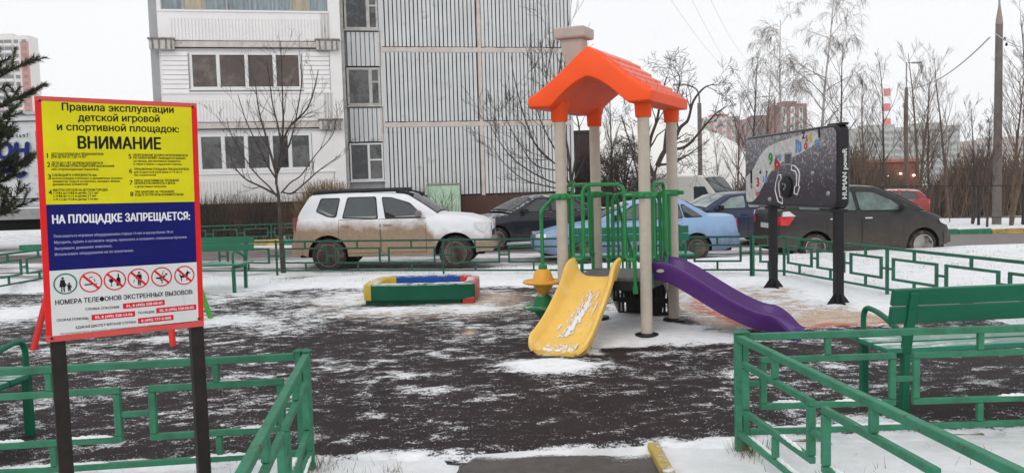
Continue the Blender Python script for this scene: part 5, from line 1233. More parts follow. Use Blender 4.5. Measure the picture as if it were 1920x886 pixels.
mb = MB(); bbox(mb, 8.5, 8.6, -.05, .1, 1.26, TOPZ); mb.build('corner_strip', W_PANEL, bd)
def window(s0, s1, q, z0, z1, cols, fr_m, panes, fw=.06, sill=True, transom=None, par=bd, hb=None):
    mb = MB(); bbox(mb, s0, s1, q - .0, q + .05, z0, z0 + fw); bbox(mb, s0, s1, q, q + .05, z1 - fw, z1)
    xs_ = [s0] + cols + [s1]
    for i, x in enumerate(xs_):
        a, b_ = (x, x + fw) if i == 0 else (x - fw, x) if i == len(xs_) - 1 else (x - fw * .75, x + fw * .75)
        bbox(mb, a, b_, q + .001, q + .049, z0 + fw, z1 - fw)
    if transom:
        i, zt = transom; bbox(mb, xs_[i] + fw * .75, xs_[i + 1] - fw * .75, q + .002, q + .048, zt - .03, zt + .03)
    w_ = mb.build('window', fr_m, par)
    for i in range(len(xs_) - 1):
        m2 = MB(); bbox(m2, xs_[i] + .02, xs_[i + 1] - .02, q + .03, q + .04, z0 + .02, z1 - .02); m2.build('pane', panes[i % len(panes)], w_)
    if sill:
        m2 = MB(); bbox(m2, s0 - .06, s1 + .06, q - .06, q + .05, z0 - .05, z0 - .005); m2.build('sill', fr_m, w_)
    return w_
# narrow window column between balcony and ribbed wall
for k in range(5):
    zb_ = 1.93 + k * FH
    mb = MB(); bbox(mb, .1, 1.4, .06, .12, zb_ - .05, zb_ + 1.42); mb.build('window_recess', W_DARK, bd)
    window(.16, 1.36, .0, zb_, zb_ + 1.36, [1.0 if k else .84], FR_W if k == 0 else FR_O, [GL_DK, GL_GR] if k != 1 else [GL_GR, GL_GR], .055 if k == 0 else .08, transom=(1, zb_ + .85 if k != 0 else zb_ + .75))
    if k:
        z0, z1 = zb_ - FH + 1.42, zb_ - .1
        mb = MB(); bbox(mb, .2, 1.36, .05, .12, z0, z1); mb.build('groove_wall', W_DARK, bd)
        mb = MB()
        for i in range(7): bbox(mb, .22 + i * .163, .22 + i * .163 + .135, .0, .05, z0, z1)
        mb.build('ribbed_panel', W_PANEL, bd)['kind'] = 'stuff'
        mb = MB(); bbox(mb, 1.33, 1.42, -.02, .06, z0 - .02, z1 + .02); mb.build('joint_mortar', W_SEAM, bd)
mb = MB(); bbox(mb, .03, .12, -.06, .12, 1.26, TOPZ); mb.build('pilaster', FR_O, bd)
mb = MB(); bbox(mb, 1.38, 1.46, -.02, .11, 1.26, TOPZ); mb.build('pilaster', W_PANEL, bd)
# balcony stack
Q = -1.1
mb = MB(); bbox(mb, -5.95, .0, Q + .12, .1, .2, TOPZ - .3); mb.build('balcony_wall', W_WHITE, bd)
mb = MB(); bbox(mb, -.38, .02, Q + .02, .12, .0, TOPZ); mb.build('balcony_wall', W_WHITE, bd)
mb = MB(); bbox(mb, -6.3, -.0, Q + .1, .1, 0, 1.24); mb.build('plinth', W_PLINTH, bd)
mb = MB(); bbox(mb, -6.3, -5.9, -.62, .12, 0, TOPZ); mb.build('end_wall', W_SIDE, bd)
for k in range(5):
    zs0 = 1.26 + k * FH
    # parapet with a sunk field of fine ribs
    z0, z1 = (1.26, 2.28) if k == 0 else (1.26 + k * FH - .02 + .06, 1.26 + k * FH + 1.02)
    mb = MB(); bbox(mb, -5.88, -.40, Q, Q + .12, z0, z1); mb.build('balcony_parapet', W_WHITE, bd)
    mb = MB(); n = 46
    for i in range(n):
        a = -5.55 + i * (4.95 / n); bbox(mb, a, a + .062, Q - .022, Q + .0, z0 + .02, z1 - .24)
    mb.build('parapet_ribs', W_WHITE, bd)['kind'] = 'stuff'
    mb = MB(); bbox(mb, -5.92, -.36, Q - .03, Q + .1, z1 - .03, z1 + .03); mb.build('parapet_cap', W_WHITE, bd)
    if k:       # floor slab with weathered bracket boxes at both ends
        zz = z0 - .02
        mb = MB(); bbox(mb, -5.85, -.42, Q + .02, Q + .3, zz - .2, zz + .0); mb.build('floor_slab', mat('slab_edge', (.58, .54, .49), .8, var=.12, vs=3, col2=(.35, .3, .26), c2s=5, c2t=.62), bd)
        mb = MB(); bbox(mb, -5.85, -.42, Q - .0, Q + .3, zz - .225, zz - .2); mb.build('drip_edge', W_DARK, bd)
        for s0 in (-6.2, -.82):
            mb = MB(); bbox(mb, s0, s0 + .78, Q - .14, Q + .35, zz - .3, zz + .03)
            o = mb.build('bracket_box', W_OLD, bd, bevel=.02)
            mb = MB()
            for a in (.1, .3, .52, .68): bbox(mb, s0 + a, s0 + a + .05, Q - .16, Q - .14, zz - .29, zz + .04)
            bbox(mb, s0 - .03, s0 + .81, Q - .17, Q + .36, zz + .03, zz + .08); mb.build('bracket_rim', mat('bracket_grime', (.22, .2, .18), .9, var=.4, vs=9), o)
        for i_ in range(3):
            mb = MB(); s_ = -.62 + .1 * i_; bbox(mb, s_, s_ + .05, Q - .02, Q + .1, z0 + .1, z1 - .02); mb.build('mullion_strip', W_OLD, bd)
if True:
    # storey 1: six panes, storey 2: four brown panes between siding, storeys above: old glazing with curtains
    window(-6.0, -1.12, Q + .04, 2.36, 3.62, [-5.62, -4.82, -4.05, -3.3, -2.48, -1.85][1:], FR_W, [GL_GR, GL_GR, GL_GR, GL_DK, GL_DK, GL_GR], .085, transom=(0, 2.95))
    mb = MB(); bbox(mb, -1.1, -.38, Q + .05, Q + .1, 2.3, 3.66); mb.build('infill_panel', W_WHITE, bd)
    window(-4.98, -1.36, Q + .04, 5.14, 6.36, [-4.08, -3.16, -2.24], FR_W, [GL_BR], .075)
    for a, b_ in ((-5.88, -5.04), (-1.3, -.4)):
        mb = MB(); n = 9
        for i in range(n):
            z = 5.0 + i * .155; mb.prism([(0, 0), (-.028, .012), (-.004, .15), (0, .15)], lambda p, q, t: bf(t, Q + .06 + p, z + q), a, b_)
        mb.build('siding', W_WHITE, bd)['kind'] = 'stuff'
    for k in (2, 3, 4):
        z0 = 1.26 + k * FH + 1.04
        window(-5.8, -.42, Q + .04, z0, z0 + 1.45, [-5.1, -4.4, -3.7, -2.95, -2.2, -1.6, -1.0], mat('frame_grey_old', (.33, .35, .36), .7, var=.1), [GL_CU, GL_CR, GL_CU, GL_CU, GL_CU, GL_CU, GL_CR, GL_CU], .045, sill=False)
# mint utility box at the foot of the ribbed wall
mint = mat('mint_paint', (.42, .58, .43), .75, var=.12, vs=3, bump=.3, bs=20, col2=(.5, .66, .5), c2s=2, c2t=.6)
ub = thing('utility_box', 'mint green rendered utility box standing against the ribbed wall', 'utility box', B_O + be * 3.48 + bn * -.55)
MB().box((0, 0, .85), (1.12, .9, 1.86), RB).build('housing', mint, ub, bevel=.03, seg=2)
MB().box((0, 0, 1.82), (1.16, .96, .07), RB).build('lid', mat('lid_dirty', (.3, .3, .26), .9, var=.3, vs=5), ub, bevel=.02)

# ------------------------------------------------------------------ trees
def twig_mesh(lines, name, m, parent, stuff=False, base=Vector((0, 0, 0))):
    """lines: list of (points, radii); thin branches get three sides"""
    V, Fc = [], []
    for pts, rad in lines:
        n = 7 if rad[0] > .05 else (4 if rad[0] > .012 else 3)
        d = (pts[-1] - pts[0])
        if d.length < 1e-4: continue
        d.normalize(); a = d.cross(Vector((.31, .22, .92)) if abs(d.z) < .9 else Vector((1, .2, 0))).normalized(); b = d.cross(a)
        cs_ = [(math.cos(2 * math.pi * j / n), math.sin(2 * math.pi * j / n)) for j in range(n)]
        o = len(V)
        for p, r in zip(pts, rad):
            for c_, s_ in cs_: V.append((p.x - base.x + (a.x * c_ + b.x * s_) * r, p.y - base.y + (a.y * c_ + b.y * s_) * r, p.z - base.z + (a.z * c_ + b.z * s_) * r))
        for i in range(len(pts) - 1):
            for j in range(n): Fc.append((o + i * n + j, o + i * n + (j + 1) % n, o + (i + 1) * n + (j + 1) % n, o + (i + 1) * n + j))
    me = bpy.data.meshes.new(name); me.from_pydata(V, [], Fc); me.materials.append(m)
    me.polygons.foreach_set('use_smooth', [True] * len(Fc))
    ob = bpy.data.objects.new(name, me); COL.objects.link(ob)
    if parent: ob.parent = parent
    if stuff: ob['kind'] = 'stuff'
    return ob
def rv3(rg, s=1): return Vector((rg.uniform(-s, s), rg.uniform(-s, s), rg.uniform(-s, s)))
def grow(rg, p, d, L, r, depth, out, P):
    """one branch and its children; P: segs, wander, up, kids (per depth), spread, shrink, gravity"""
    n = P.get('segs', 5); pts = [p.copy()]; rad = [r]; q = p.copy(); dd = d.normalized(); st_ = L / n
    for i in range(n):
        dd = (dd + rv3(rg, P['wander']) + Vector((0, 0, P['up'] - (P.get('grav', 0) * (i / n) if depth <= 1 else 0)))).normalized()
        q = q + dd * st_; pts.append(q.copy()); rad.append(max(P.get('rmin', .0025), r * (1 - .75 * (i + 1) / n)))
    out.append((pts, rad))
    if depth <= 0: return
    k = P['kids'][min(depth, len(P['kids']) - 1)]
    for i in range(k):
        t = rg.uniform(P.get('from', .25), .97); j = int(t * n); f = t * n - j; pp = pts[j].lerp(pts[min(j + 1, n)], f)
        ax = (pts[min(j + 1, n)] - pts[j]).normalized(); s = ax.orthogonal().normalized(); s = Matrix.Rotation(rg.uniform(0, 6.28), 3, ax) @ s
        an = rg.uniform(*P['spread']); nd = ax * math.cos(an) + s * math.sin(an)
        grow(rg, pp, nd, L * rg.uniform(*P['shrink']) * (1.15 - .5 * t), max(P.get('rmin', .0025), rad[j] * .55), depth - 1, out, P)
def tree(label, x, y, h, r, P, seed, m=BARK, depth=3, trunks=1, group='bare trees around the yard', cat='tree', name='bare_tree', lean=(0, 0), clear=.25):
    z = terrain(x, y) - .1; t = thing(name, label, cat, (x, y, z), 0, group); rg = random.Random(seed); tr_, cr = [], []
    for k in range(trunks):
        pts = [Vector((0, 0, 0))]; n = 9; dd = Vector((lean[0] + (rg.uniform(-.2, .2) if trunks > 1 else 0), lean[1] + (rg.uniform(-.2, .2) if trunks > 1 else 0), 1)).normalized(); hh = h * (rg.uniform(.75, 1) if trunks > 1 else 1); rad = [r]
        for i in range(n):
            dd = (dd + rv3(rg, P.get('twander', .05)) + Vector((0, 0, .06))).normalized(); pts.append(pts[-1] + dd * hh / n); rad.append(r * (1 - .9 * (i + 1) / n) + .004)
        tr_.append((pts, rad)); nb = P.get('nb', 16)
        for i in range(nb):
            tt = clear + (1 - clear) * ((i + rg.random()) / nb); j = min(n - 1, int(tt * n)); pp = pts[j].lerp(pts[j + 1], tt * n - j)
            an = rg.uniform(0, 6.28); el_ = rg.uniform(*P.get('elev', (.5, 1.0)))
            dv = Vector((math.cos(an) * math.cos(el_), math.sin(an) * math.cos(el_), math.sin(el_)))
            grow(rg, pp, dv, h * P.get('blen', .35) * (1.1 - .75 * tt) * rg.uniform(.7, 1.2), rad[j] * .38 + .003, depth - 1, cr, P)
    twig_mesh(tr_, 'trunk', m, t); twig_mesh(cr, 'crown', P.get('cm', m), t)
    return t
UPR = dict(wander=.1, up=.07, kids=(0, 4, 4, 5), spread=(.25, .65), shrink=(.4, .62), elev=(.85, 1.28), nb=15, blen=.34, rmin=.0045)
SPR = dict(wander=.2, up=.03, kids=(0, 6, 5, 5), spread=(.4, 1.1), shrink=(.45, .7), elev=(.2, .9), nb=14, blen=.5, rmin=.006)
BIR = dict(wander=.1, up=-.02, grav=.75, kids=(0, 9, 8, 6), spread=(.3, .9), shrink=(.5, .8), elev=(.4, 1.0), nb=20, blen=.32, rmin=.006, cm=TWIG_B, segs=6)
CRK = dict(wander=.42, up=.02, kids=(0, 7, 6, 5), spread=(.5, 1.3), shrink=(.45, .7), elev=(.1, .8), nb=12, blen=.5, rmin=.006, twander=.2)
def traced(label, base, Y, limbs, seed, kids=7, dep=1, m=BARK, jitter=.35, r0=.05, P=None, group='bare trees around the yard'):
    """limbs follow the photograph; base (px) on the ground, other points at depth Y with a drift to front or back"""
    b = D(base[0], base[1], Y); b.z = terrain(b.x, b.y) - .05
    t = thing('bare_tree', label, 'tree', b, 0, group); rg = random.Random(seed); tr_, cr = [], []
    P = P or dict(wander=.13, up=.07, kids=(0, 3, 3), spread=(.3, .75), shrink=(.35, .6), rmin=.0045)
    for li, (rs0, pts) in enumerate(limbs):
        dr = rg.uniform(-jitter, jitter) if li else 0; n = len(pts)
        q = [D(x, y, Y + dr * (i / max(1, n - 1)) * 2) - b for i, (x, y) in enumerate(pts)]
        if li == 0: q[0] = Vector((0, 0, 0))
        c = curve_pts(q, 4); rad = [rs0 * (1 - .8 * i / (len(c) - 1)) + .003 for i in range(len(c))]
        (tr_ if li == 0 else cr).append((c, rad))
        Lb = sum((c[i + 1] - c[i]).length for i in range(len(c) - 1))
        if li == 0 and len(limbs) > 1: continue
        for _ in range(kids):
            i = rg.randrange(len(c) // 4, len(c) - 1); ax = (c[i + 1] - c[i]).normalized(); s = Matrix.Rotation(rg.uniform(0, 6.28), 3, ax) @ ax.orthogonal().normalized(); an = rg.uniform(.3, .75)
            grow(rg, c[i], ax * math.cos(an) + s * math.sin(an), Lb * rg.uniform(.2, .42), rad[i] * .5, dep, cr, P)
    # connect limbs: each limb in cr starts on the trunk line already
    twig_mesh(tr_, 'trunk', m, t); twig_mesh(cr, 'crown', m, t); return t
traced('young bare tree with spreading thin limbs growing behind the back fence by the white car', (531, 497), 15.7, [
    (.052, [(531, 500), (527, 440), (525, 400), (522, 365), (518, 340), (520, 320)]),
    (.024, [(518, 345), (519, 320), (524, 290), (526, 270), (521, 235), (512, 200), (505, 150), (500, 112)]), (.017, [(518, 335), (503, 312), (483, 272), (462, 228), (446, 178)]),
    (.015, [(523, 372), (503, 348), (482, 328), (455, 290), (432, 248), (425, 222)]), (.017, [(527, 362), (545, 342), (565, 328), (592, 290), (622, 255), (630, 225)]),
    (.017, [(520, 325), (535, 290), (548, 252), (558, 205), (566, 150), (563, 120)]), (.019, [(524, 290), (531, 240), (530, 190), (528, 130), (526, 78)]),
    (.022, [(524, 368), (490, 350), (460, 335), (438, 310), (428, 280)]), (.022, [(530, 360), (548, 362), (575, 340), (600, 318), (640, 290)]), (.025, [(519, 330), (508, 290), (497, 250), (485, 205), (478, 150)]),
    (.022, [(527, 270), (545, 235), (575, 205), (590, 165), (597, 130)])], 11, kids=7, m=BARK, P=dict(wander=.12, up=.06, kids=(0, 3, 3), spread=(.3, .75), shrink=(.35, .6), rmin=.0021), dep=2)
tree_r = traced('dark bare tree with long curving limbs beside the right corner of the block', (1075, 430), 25.0, [
    (.07, [(1075, 440), (1073, 400), (1072, 360), (1070, 330)]),
    (.05, [(1071, 345), (1066, 290), (1055, 230), (1048, 180), (1050, 120), (1062, 60)]), (.035, [(1070, 350), (1050, 315), (1010, 280), (985, 225), (965, 150), (958, 105)]),
    (.028, [(1066, 320), (1035, 270), (1010, 215), (1000, 150), (1012, 95)]), (.028, [(1068, 350), (1020, 335), (965, 300), (930, 255), (912, 215)]),
    (.025, [(1068, 355), (1030, 350), (980, 335), (940, 300), (918, 262)]), (.035, [(1072, 340), (1080, 290), (1086, 240), (1075, 190), (1082, 150)]), (.028, [(1073, 345), (1095, 300), (1112, 260), (1120, 220)]),
    (.024, [(1055, 240), (1035, 200), (1025, 150), (1035, 95), (1045, 60)]), (.022, [(1048, 320), (1005, 310), (975, 270), (950, 220), (955, 160)])], 5, kids=7, jitter=1.2, P=dict(wander=.12, up=.05, kids=(0, 3, 3), spread=(.3, .75), shrink=(.4, .65), rmin=.0055), dep=2)
for q in ((1090, 1), (1150, 2), (1185, 3)):
    px_, s_ = q; p = G(px_ , 425, -.5); x = (px_ - 960) / F_PX * 33
    tree(('dense brown bush-like tree at the right end of the block', 'dense brown bush-like tree between the two left frame posts', 'dense brown bush-like tree left of the crooked apple tree')[s_ - 1], x, 33, 3.4 + .3 * s_, .09, dict(CRK, nb=14, kids=(0, 8, 7, 5)), 40 + s_, m=BARK, depth=3, trunks=3, clear=.1)
traced('crooked black apple tree seen between the right posts of the climbing frame', (1222, 430), 27, [
    (.13, [(1222, 430), (1222, 390), (1224, 345), (1232, 310)]), (.09, [(1232, 312), (1245, 285), (1262, 268), (1275, 240), (1290, 225), (1300, 190), (1320, 165), (1338, 158)]), (.08, [(1226, 330), (1215, 300), (1220, 260), (1232, 225), (1240, 180), (1250, 145)]),
    (.06, [(1250, 282), (1285, 275), (1310, 250), (1340, 215), (1362, 200)]), (.05, [(1224, 345), (1205, 320), (1190, 290), (1175, 250), (1165, 215)]), (.05, [(1245, 285), (1250, 240), (1262, 200), (1275, 150), (1262, 122)]), (.05, [(1232, 310), (1262, 305), (1290, 290), (1330, 262)])], 9, kids=9, jitter=1.5,
    P=dict(wander=.35, up=.02, kids=(0, 4, 4), spread=(.5, 1.2), shrink=(.4, .65), rmin=.006), dep=2)
def px_tree(label, px_, Y, ytop, P, seed, r=None, **k):
    x = (px_ - 957) / F_PX * Y; z = terrain(x, Y); hor = 345 - (px_ - 957) * .028
    h = EYE + (hor - ytop) / F_PX * Y - z; return tree(label, x, Y, h, r or h * .008 + .015, P, seed, **k)
px_tree('weeping birch with hanging twigs left of the tallest birch', 1478, 46, 42, dict(BIR, nb=16), 21, m=BARK_W, depth=3, lean=(-.07, 0), clear=.3)
px_tree('tallest weeping birch above the black activity panel', 1523, 48, -20, BIR, 22, m=BARK_W, depth=3, clear=.3)
for i, (px_, Y, yt, lb) in enumerate([(1408, 36, 120, 'bare young tree at the left corner of the black activity panel'), (1440, 38, 140, 'bare young tree rising behind the left part of the black panel'), (1571, 37, 85, 'upright bare tree standing just behind the right end of the black panel'),
        (1618, 42, 150, 'slim bare tree between the black panel and the striped chimney'), (1652, 40, 115, 'bare tree in front of the striped chimney'), (1722, 38, 85, 'many-limbed bare tree right of the street lamp with hanging bird box'), (1742, 41, 150, 'thin bare tree behind the many-limbed one'),
        (1778, 42, 105, 'tall slim bare tree midway to the concrete pole'), (1822, 38, 180, 'low spreading bare tree left of the concrete pole'), (1895, 35, 50, 'tall bare tree right of the concrete pole'), (1918, 37, 35, 'bare tree cut by the right edge of the photo'), (1345, 52, 250, 'small bare tree in front of the white dome'), (1150, 50, 150, 'bare tree behind the orange roof'),
        (1700, 46, 190, 'bare tree beside the orange shop front'), (1850, 33, 230, 'thin bare sapling by the concrete pole'), (1382, 44, 190, 'thin bare tree between dome and black panel')]):
    px_tree(lb, px_, Y, yt, UPR if i % 3 else dict(UPR, nb=22), 60 + i, m=(BARK, BARK_B)[i % 2], depth=3, trunks=2 if i in (5, 8, 9) else 1, clear=.2)
# thicket far to the right: one brown mass of stems
rg = random.Random(77); ln_ = []
for i in range(11000):
    px_ = rg.uniform(1385, 2150); Y = rg.uniform(50, 78); x = (px_ - 957) / F_PX * Y; z = terrain(x, Y)
    h = rg.uniform(1.2, 6.0) * (1.0 if px_ > 1560 else .55) * (.75 + .35 * math.sin(px_ * .021) * math.sin(px_ * .0083))
    p = Vector((x, Y, z)); d = Vector((rg.uniform(-.35, .35), rg.uniform(-.2, .2), 1)).normalized()
    q = p + d * h * .5; e_ = q + (d + rv3(rg, .35)).normalized() * h * .5; ln_.append(([p, q, e_], [.05, .036, .018]))
    for _ in range(2):
        a = p.lerp(q, rg.uniform(.5, 1)); ln_.append(([a, a + (d + rv3(rg, .6)).normalized() * h * .35], [.022, .012]))
twig_mesh(ln_, 'bare_thicket', BARK_B, None, True)
# shrubs and hedge under the windows
def shrub(label, x, y, w_, d_, h, n, seed, m, group=None, up=.8, dome=False, r=.007):
    z = terrain(x, y); t = thing('bare_shrub', label, 'shrub', (x, y, z - .03), 0, group); rg = random.Random(seed); L_n = []
    for i in range(n):
        bx, by = rg.uniform(-w_ / 2, w_ / 2), rg.uniform(-d_ / 2, d_ / 2); hh = h * rg.uniform(.5, 1.28)
        if dome: hh = h * math.sqrt(max(.05, 1 - (bx / w_ * 1.9) ** 2)) * rg.uniform(.8, 1.03)
        p = Vector((bx, by, 0)); d = Vector((rg.uniform(-.35, .35) + (bx * .3 if dome else 0), rg.uniform(-.3, .3), 1)).normalized(); q = p + d * hh * .5; q2_ = q + (d + rv3(rg, .25)).normalized() * hh * .5
        L_n.append(([p, q, q2_], [r, r * .8, r * .4]))
        for _ in range(2): a = q.lerp(q2_, rg.uniform(0, .7)); L_n.append(([a, a + (d + rv3(rg, .5)).normalized() * hh * .22], [r * .6, r * .35]))
    twig_mesh(L_n, 'twigs', m, t); return t
for i, (px_, lb) in enumerate(((395, 'first hedge bush from the rules board along the brown plinth'), (440, 'second hedge bush from the rules board along the brown plinth'), (487, 'hedge bush just left of the young tree trunk'), (560, 'hedge bush between the young tree and the white car'), (352, 'hedge bush hidden behind the right rim of the rules board'))):
    shrub(lb, (px_ - 957) / F_PX * 25.6, 25.6 + .2 * (i % 2), 1.0, .8, 1.3, 250, 100 + i, BARK_B if i % 2 else BARK, 'hedge bushes under the balconies')
shrub('rounded clipped brown bush behind the tail of the white car', -5.9, 25.4, 1.3, 1.0, 2.0, 1000, 120, mat('bush_tan', (.22, .145, .08), .9, var=.3, vs=3), dome=True, r=.009)
shrub('thin bare shrub in front of the mint box', -2.35, 26.2, .9, .5, 1.5, 60, 121, BARK_G, r=.009)
shrub('low bare shrub behind the bonnet of the black sedan', .6, 27.5, 1.6, .6, 1.4, 160, 122, BARK_B, r=.008)
# low fence by the hedge
lf = fence('low_fence', 'dark low lawn fence in front of the hedge under the balconies', [(-10.4, 24.4, 3), (-7.6, 24.75, 3), (-4.8, 25.1, 0)], .62, FENCE_D, gap=.2, bw=.035, bev=0)

# pine at the left edge
PX, PY = -5.85, 8.2
NEED = mat('pine_needles', (.05, .062, .032), .8, var=.35, vs=6); pt = thing('pine_tree', 'dark green pine whose branches reach in from the left edge', 'tree', (PX, PY, 0))
rg = random.Random(8); brs = []; nV, nF = [], []
tl = [Vector((0, 0, 0)), Vector((.02, 0, 2)), Vector((0, .05, 4)), Vector((.0, 0, 5.2))]; twig_mesh([(tl, [.11, .08, .05, .02])], 'trunk', BARK, pt)
def needles(p, d, L, dens):
    n = int(L * dens); d = d.normalized(); a = d.orthogonal().normalized(); b = d.cross(a)
    for i in range(n):
        t = i / n; c = p + d * L * t; an = rg.uniform(0, 6.28); rr = (a * math.cos(an) + b * math.sin(an)); ndv = (rr * rg.uniform(.5, 1) + d * rg.uniform(.5, 1.1)).normalized(); l_ = rg.uniform(.045, .075)
        s = ndv.cross(rv3(rg)).normalized() * .0045; o = len(nV); e_ = c + ndv * l_
        nV.extend([tuple(c - s), tuple(c + s), tuple(e_)]); nF.append((o, o + 1, o + 2))
for i in range(64):
    z = 1.3 + i * .05; an = rg.uniform(0, 6.28); L = (.86 if z < 2.75 else max(.1, .7 - (z - 2.75) * 1.1)) * rg.uniform(.65, 1.1)
    if i % 3 == 0: an = rg.uniform(-.9, .6)
    dv = Vector((math.cos(an), math.sin(an), .12)); p = Vector((0, 0, z)); pts = [p]
    for k in range(5): dv = (dv + rv3(rg, .14) + Vector((0, 0, .1))).normalized(); pts.append(pts[-1] + dv * L / 5)
    brs.append((pts, [.022, .018, .014, .01, .008, .005]))
    for k in range(1, 6):
        for s in range(3):
            ax = (pts[k] - pts[k - 1]); sd3 = (ax.normalized() * .7 + Vector((rg.uniform(-1, 1), rg.uniform(-1, 1), rg.uniform(.0, .7)))).normalized(); a = pts[k - 1].lerp(pts[k], rg.random()); tl_ = rg.uniform(.12, .3)
            brs.append(([a, a + sd3 * tl_], [.006, .004])); needles(a, sd3, tl_, 420)
        needles(pts[k - 1], pts[k] - pts[k - 1], L / 5, 300)
    needles(pts[-1], dv, .14, 500)
twig_mesh(brs, 'branches', BARK, pt)
me = bpy.data.meshes.new('needles'); me.from_pydata(nV, [], nF); me.materials.append(NEED); o = bpy.data.objects.new('needles', me); COL.objects.link(o); o.parent = pt; o['kind'] = 'stuff'

# ------------------------------------------------------------------ poles, lamps, wires
CONC = mat('pole_concrete', (.17, .145, .13), .85, var=.15, vs=4, bump=.3, bs=30); STEEL = mat('pole_steel', (.3, .3, .31), .5, var=.1)
def at_px(px_, Y): x = (px_ - 957) / F_PX * Y; return x, Y, terrain(x, Y)
x, y, z = at_px(1868, 37); cpole = thing('concrete_pole', 'tall dark concrete lamp pole at the right with steel tip', 'street lamp', (x, y, z))
MB().tube([(0, 0, -.2), (0, 0, 9.35)], [.2, .15], 14).build('shaft', CONC, cpole, smooth=True)
MB().lathe([(.16, 9.3), (.13, 9.6), (.07, 10.0), (.05, 10.2)], (0, 0, 0), 12).build('steel_sleeve', mat('sleeve', (.3, .24, .21), .6), cpole, smooth=True)
MB().tube([(0, 0, 10.1), (-.03, 0, 11), (-.15, 0, 11.6), (-1.0, 0, 12.1)], .045, 8).build('lamp_bracket', STEEL, cpole, smooth=True)
MB().box((-1.3, 0, 12.13), (.7, .25, .14)).build('lamp_head', STEEL, cpole, bevel=.04)
for a, b_ in ((.26, 8.55), (.35, 8.3)): MB().lathe([(.03, b_), (.06, b_ + .05), (.03, b_ + .16)], (a, 0, 0), 8).build('insulator', BLACK, cpole)
def lamp(label, px_, Y, ytop, ybase_c, arm, r=.12):
    x, y, z = at_px(px_, Y); hor = 345 - (px_ - 957) * .028; H = EYE + (hor - ytop) / F_PX * Y - z; hc_ = EYE + (hor - ybase_c) / F_PX * Y - z
    t = thing('street_lamp', label, 'street lamp', (x, y, z)); MB().tube([(0, 0, -.2), (0, 0, hc_)], [r, r * .8], 10).build('shaft', CONC, t, smooth=True)
    if arm[0] == 'curve': MB().tube(curve_pts([(0, 0, hc_ - .1), (-.02, 0, hc_ + .5), (-.25, 0, H - .25), (-.9, 0, H), (arm[1], 0, H)], 4), .05, 6).build('arm', CONC, t, smooth=True)
    else: MB().tube([(0, 0, hc_ - .1), (0, 0, H), (arm[1], 0, H)], .055, 6).build('arm', STEEL, t)
    MB().box((arm[1] + (.3 if arm[1] > 0 else -.3), 0, H), (.7, .25, .12)).build('lamp_head', STEEL, t, bevel=.03); return t
lamp('street lamp with curved arm seen right of the orange roof', 1312, 50, 160, 195, ('curve', -1.0), .16)
lamp('tall thin street lamp with short straight arm behind the right-hand trees', 1697, 62, 121, 166, ('flat', .5), .16)
lamp('far street lamp poking up behind the birches', 1452, 90, 182, 190, ('flat', -.8), .12)
wm = mat('wire', (.45, .45, .46), .6, var=0)
def wire(label, pts, r=.012, sag=0):
    pts = [Vector(p) for p in pts]; a, b = pts[0], pts[-1]; P = []
    for i in range(17): t = i / 16; P.append(a.lerp(b, t) - Vector((0, 0, sag * 4 * t * (1 - t))) - a)
    o = MB().tube(P, r, 4).build('overhead_wire', wm); o.location = a; tag(o, label, 'wire', 'overhead wires')
wire('upper of three thin wires crossing the sky above the street lamp', [D(1318, -30, 30), D(1412, 122, 62)], .006, .5)
wire('middle of three thin wires crossing the sky above the street lamp', [D(1283, -30, 30), D(1392, 150, 62)], .006, .5)
wire('lowest of three thin wires crossing the sky above the street lamp', [D(1248, -15, 30), D(1388, 148, 62)], .006, .5)
wire('pale cable from the concrete pole down to the street lamp', [D(1856, 70, 37), D(1705, 165, 61)], .035, .6)
wire('cable from the concrete pole off to the right edge', [D(1866, 63, 37), D(1990, 95, 30)], .02, .3)

# ------------------------------------------------------------------ railings, sheds, dome
rlg = thing('black_railing', 'open black steel railing behind the car park at the right', 'railing', (17, 36, 0)); RM = mat('railing_black', (.03, .027, .026), .6, var=.2)
xs_ = [at_px(p_, 36) for p_ in (1560, 1640, 1755, 1834, 1918, 2010, 2100)]
for (x, y, z) in xs_: MB().bar(Vector((x - 17, 0, z - .2)), Vector((x - 17, 0, z + 1.85)), .09, .09).build('post', RM, rlg)
for (a, b_) in zip(xs_, xs_[1:]):
    for hz in (.35, 1.8): MB().bar(Vector((a[0] - 17, 0, a[2] + hz)), Vector((b_[0] - 17, 0, b_[2] + hz)), .045, .045).build('rail', RM, rlg)
gf = thing('green_mesh_fence', 'dark green mesh fence in front of the white dome', 'fence', (9, 47, -1.6)); GM = mat('mesh_green', (.015, .05, .025), .8, var=.3)
for i in range(9): MB().box((-12 + i * 2.8, 0, 1.3), (.08, .08, 2.6)).build('post', GM, gf)
for i in range(8):
    o = MB(); x0 = -12 + i * 2.8
    for k in range(28): o.box((x0 + .1 + k * .1, 0, 1.3), (.03, .02, 2.2))
    for z in (.3, 1.3, 2.35): o.box((x0 + 1.4, .02, z), (2.7, .02, .06))
    o.build('mesh_panel', GM, gf)['kind'] = 'stuff'
gb = thing('green_container', 'long dark green container behind the climbing frame', 'container', (5.3, 38.5, -.7))
MB().box((0, 0, .9), (5.6, 2.2, 1.6)).build('body', mat('container_green', (.02, .14, .06), .6, var=.15), gb, bevel=.04)
MB().box((0, 0, 1.73), (5.7, 2.3, .08)).build('lid', MATS['container_green'], gb)
br = thing('brown_shed', 'narrow dark brown shed at the right corner of the block', 'shed', (3.6, 42, -.6)); BRN = mat('brown_sheet', (.09, .062, .055), .8, var=.2)
MB().box((0, 0, 2.4), (1.5, 3, 4.8)).build('walls', BRN, br); MB().box((0, 0, 4.84), (1.7, 3.2, .1)).build('roof', BRN, br)
dm = thing('air_dome', 'huge white inflated sports dome behind the trees', 'sports dome', (13.2, 86, -2.2)); DMM = mat('dome_white', (.8, .79, .76), .7, var=.03, vs=.4)
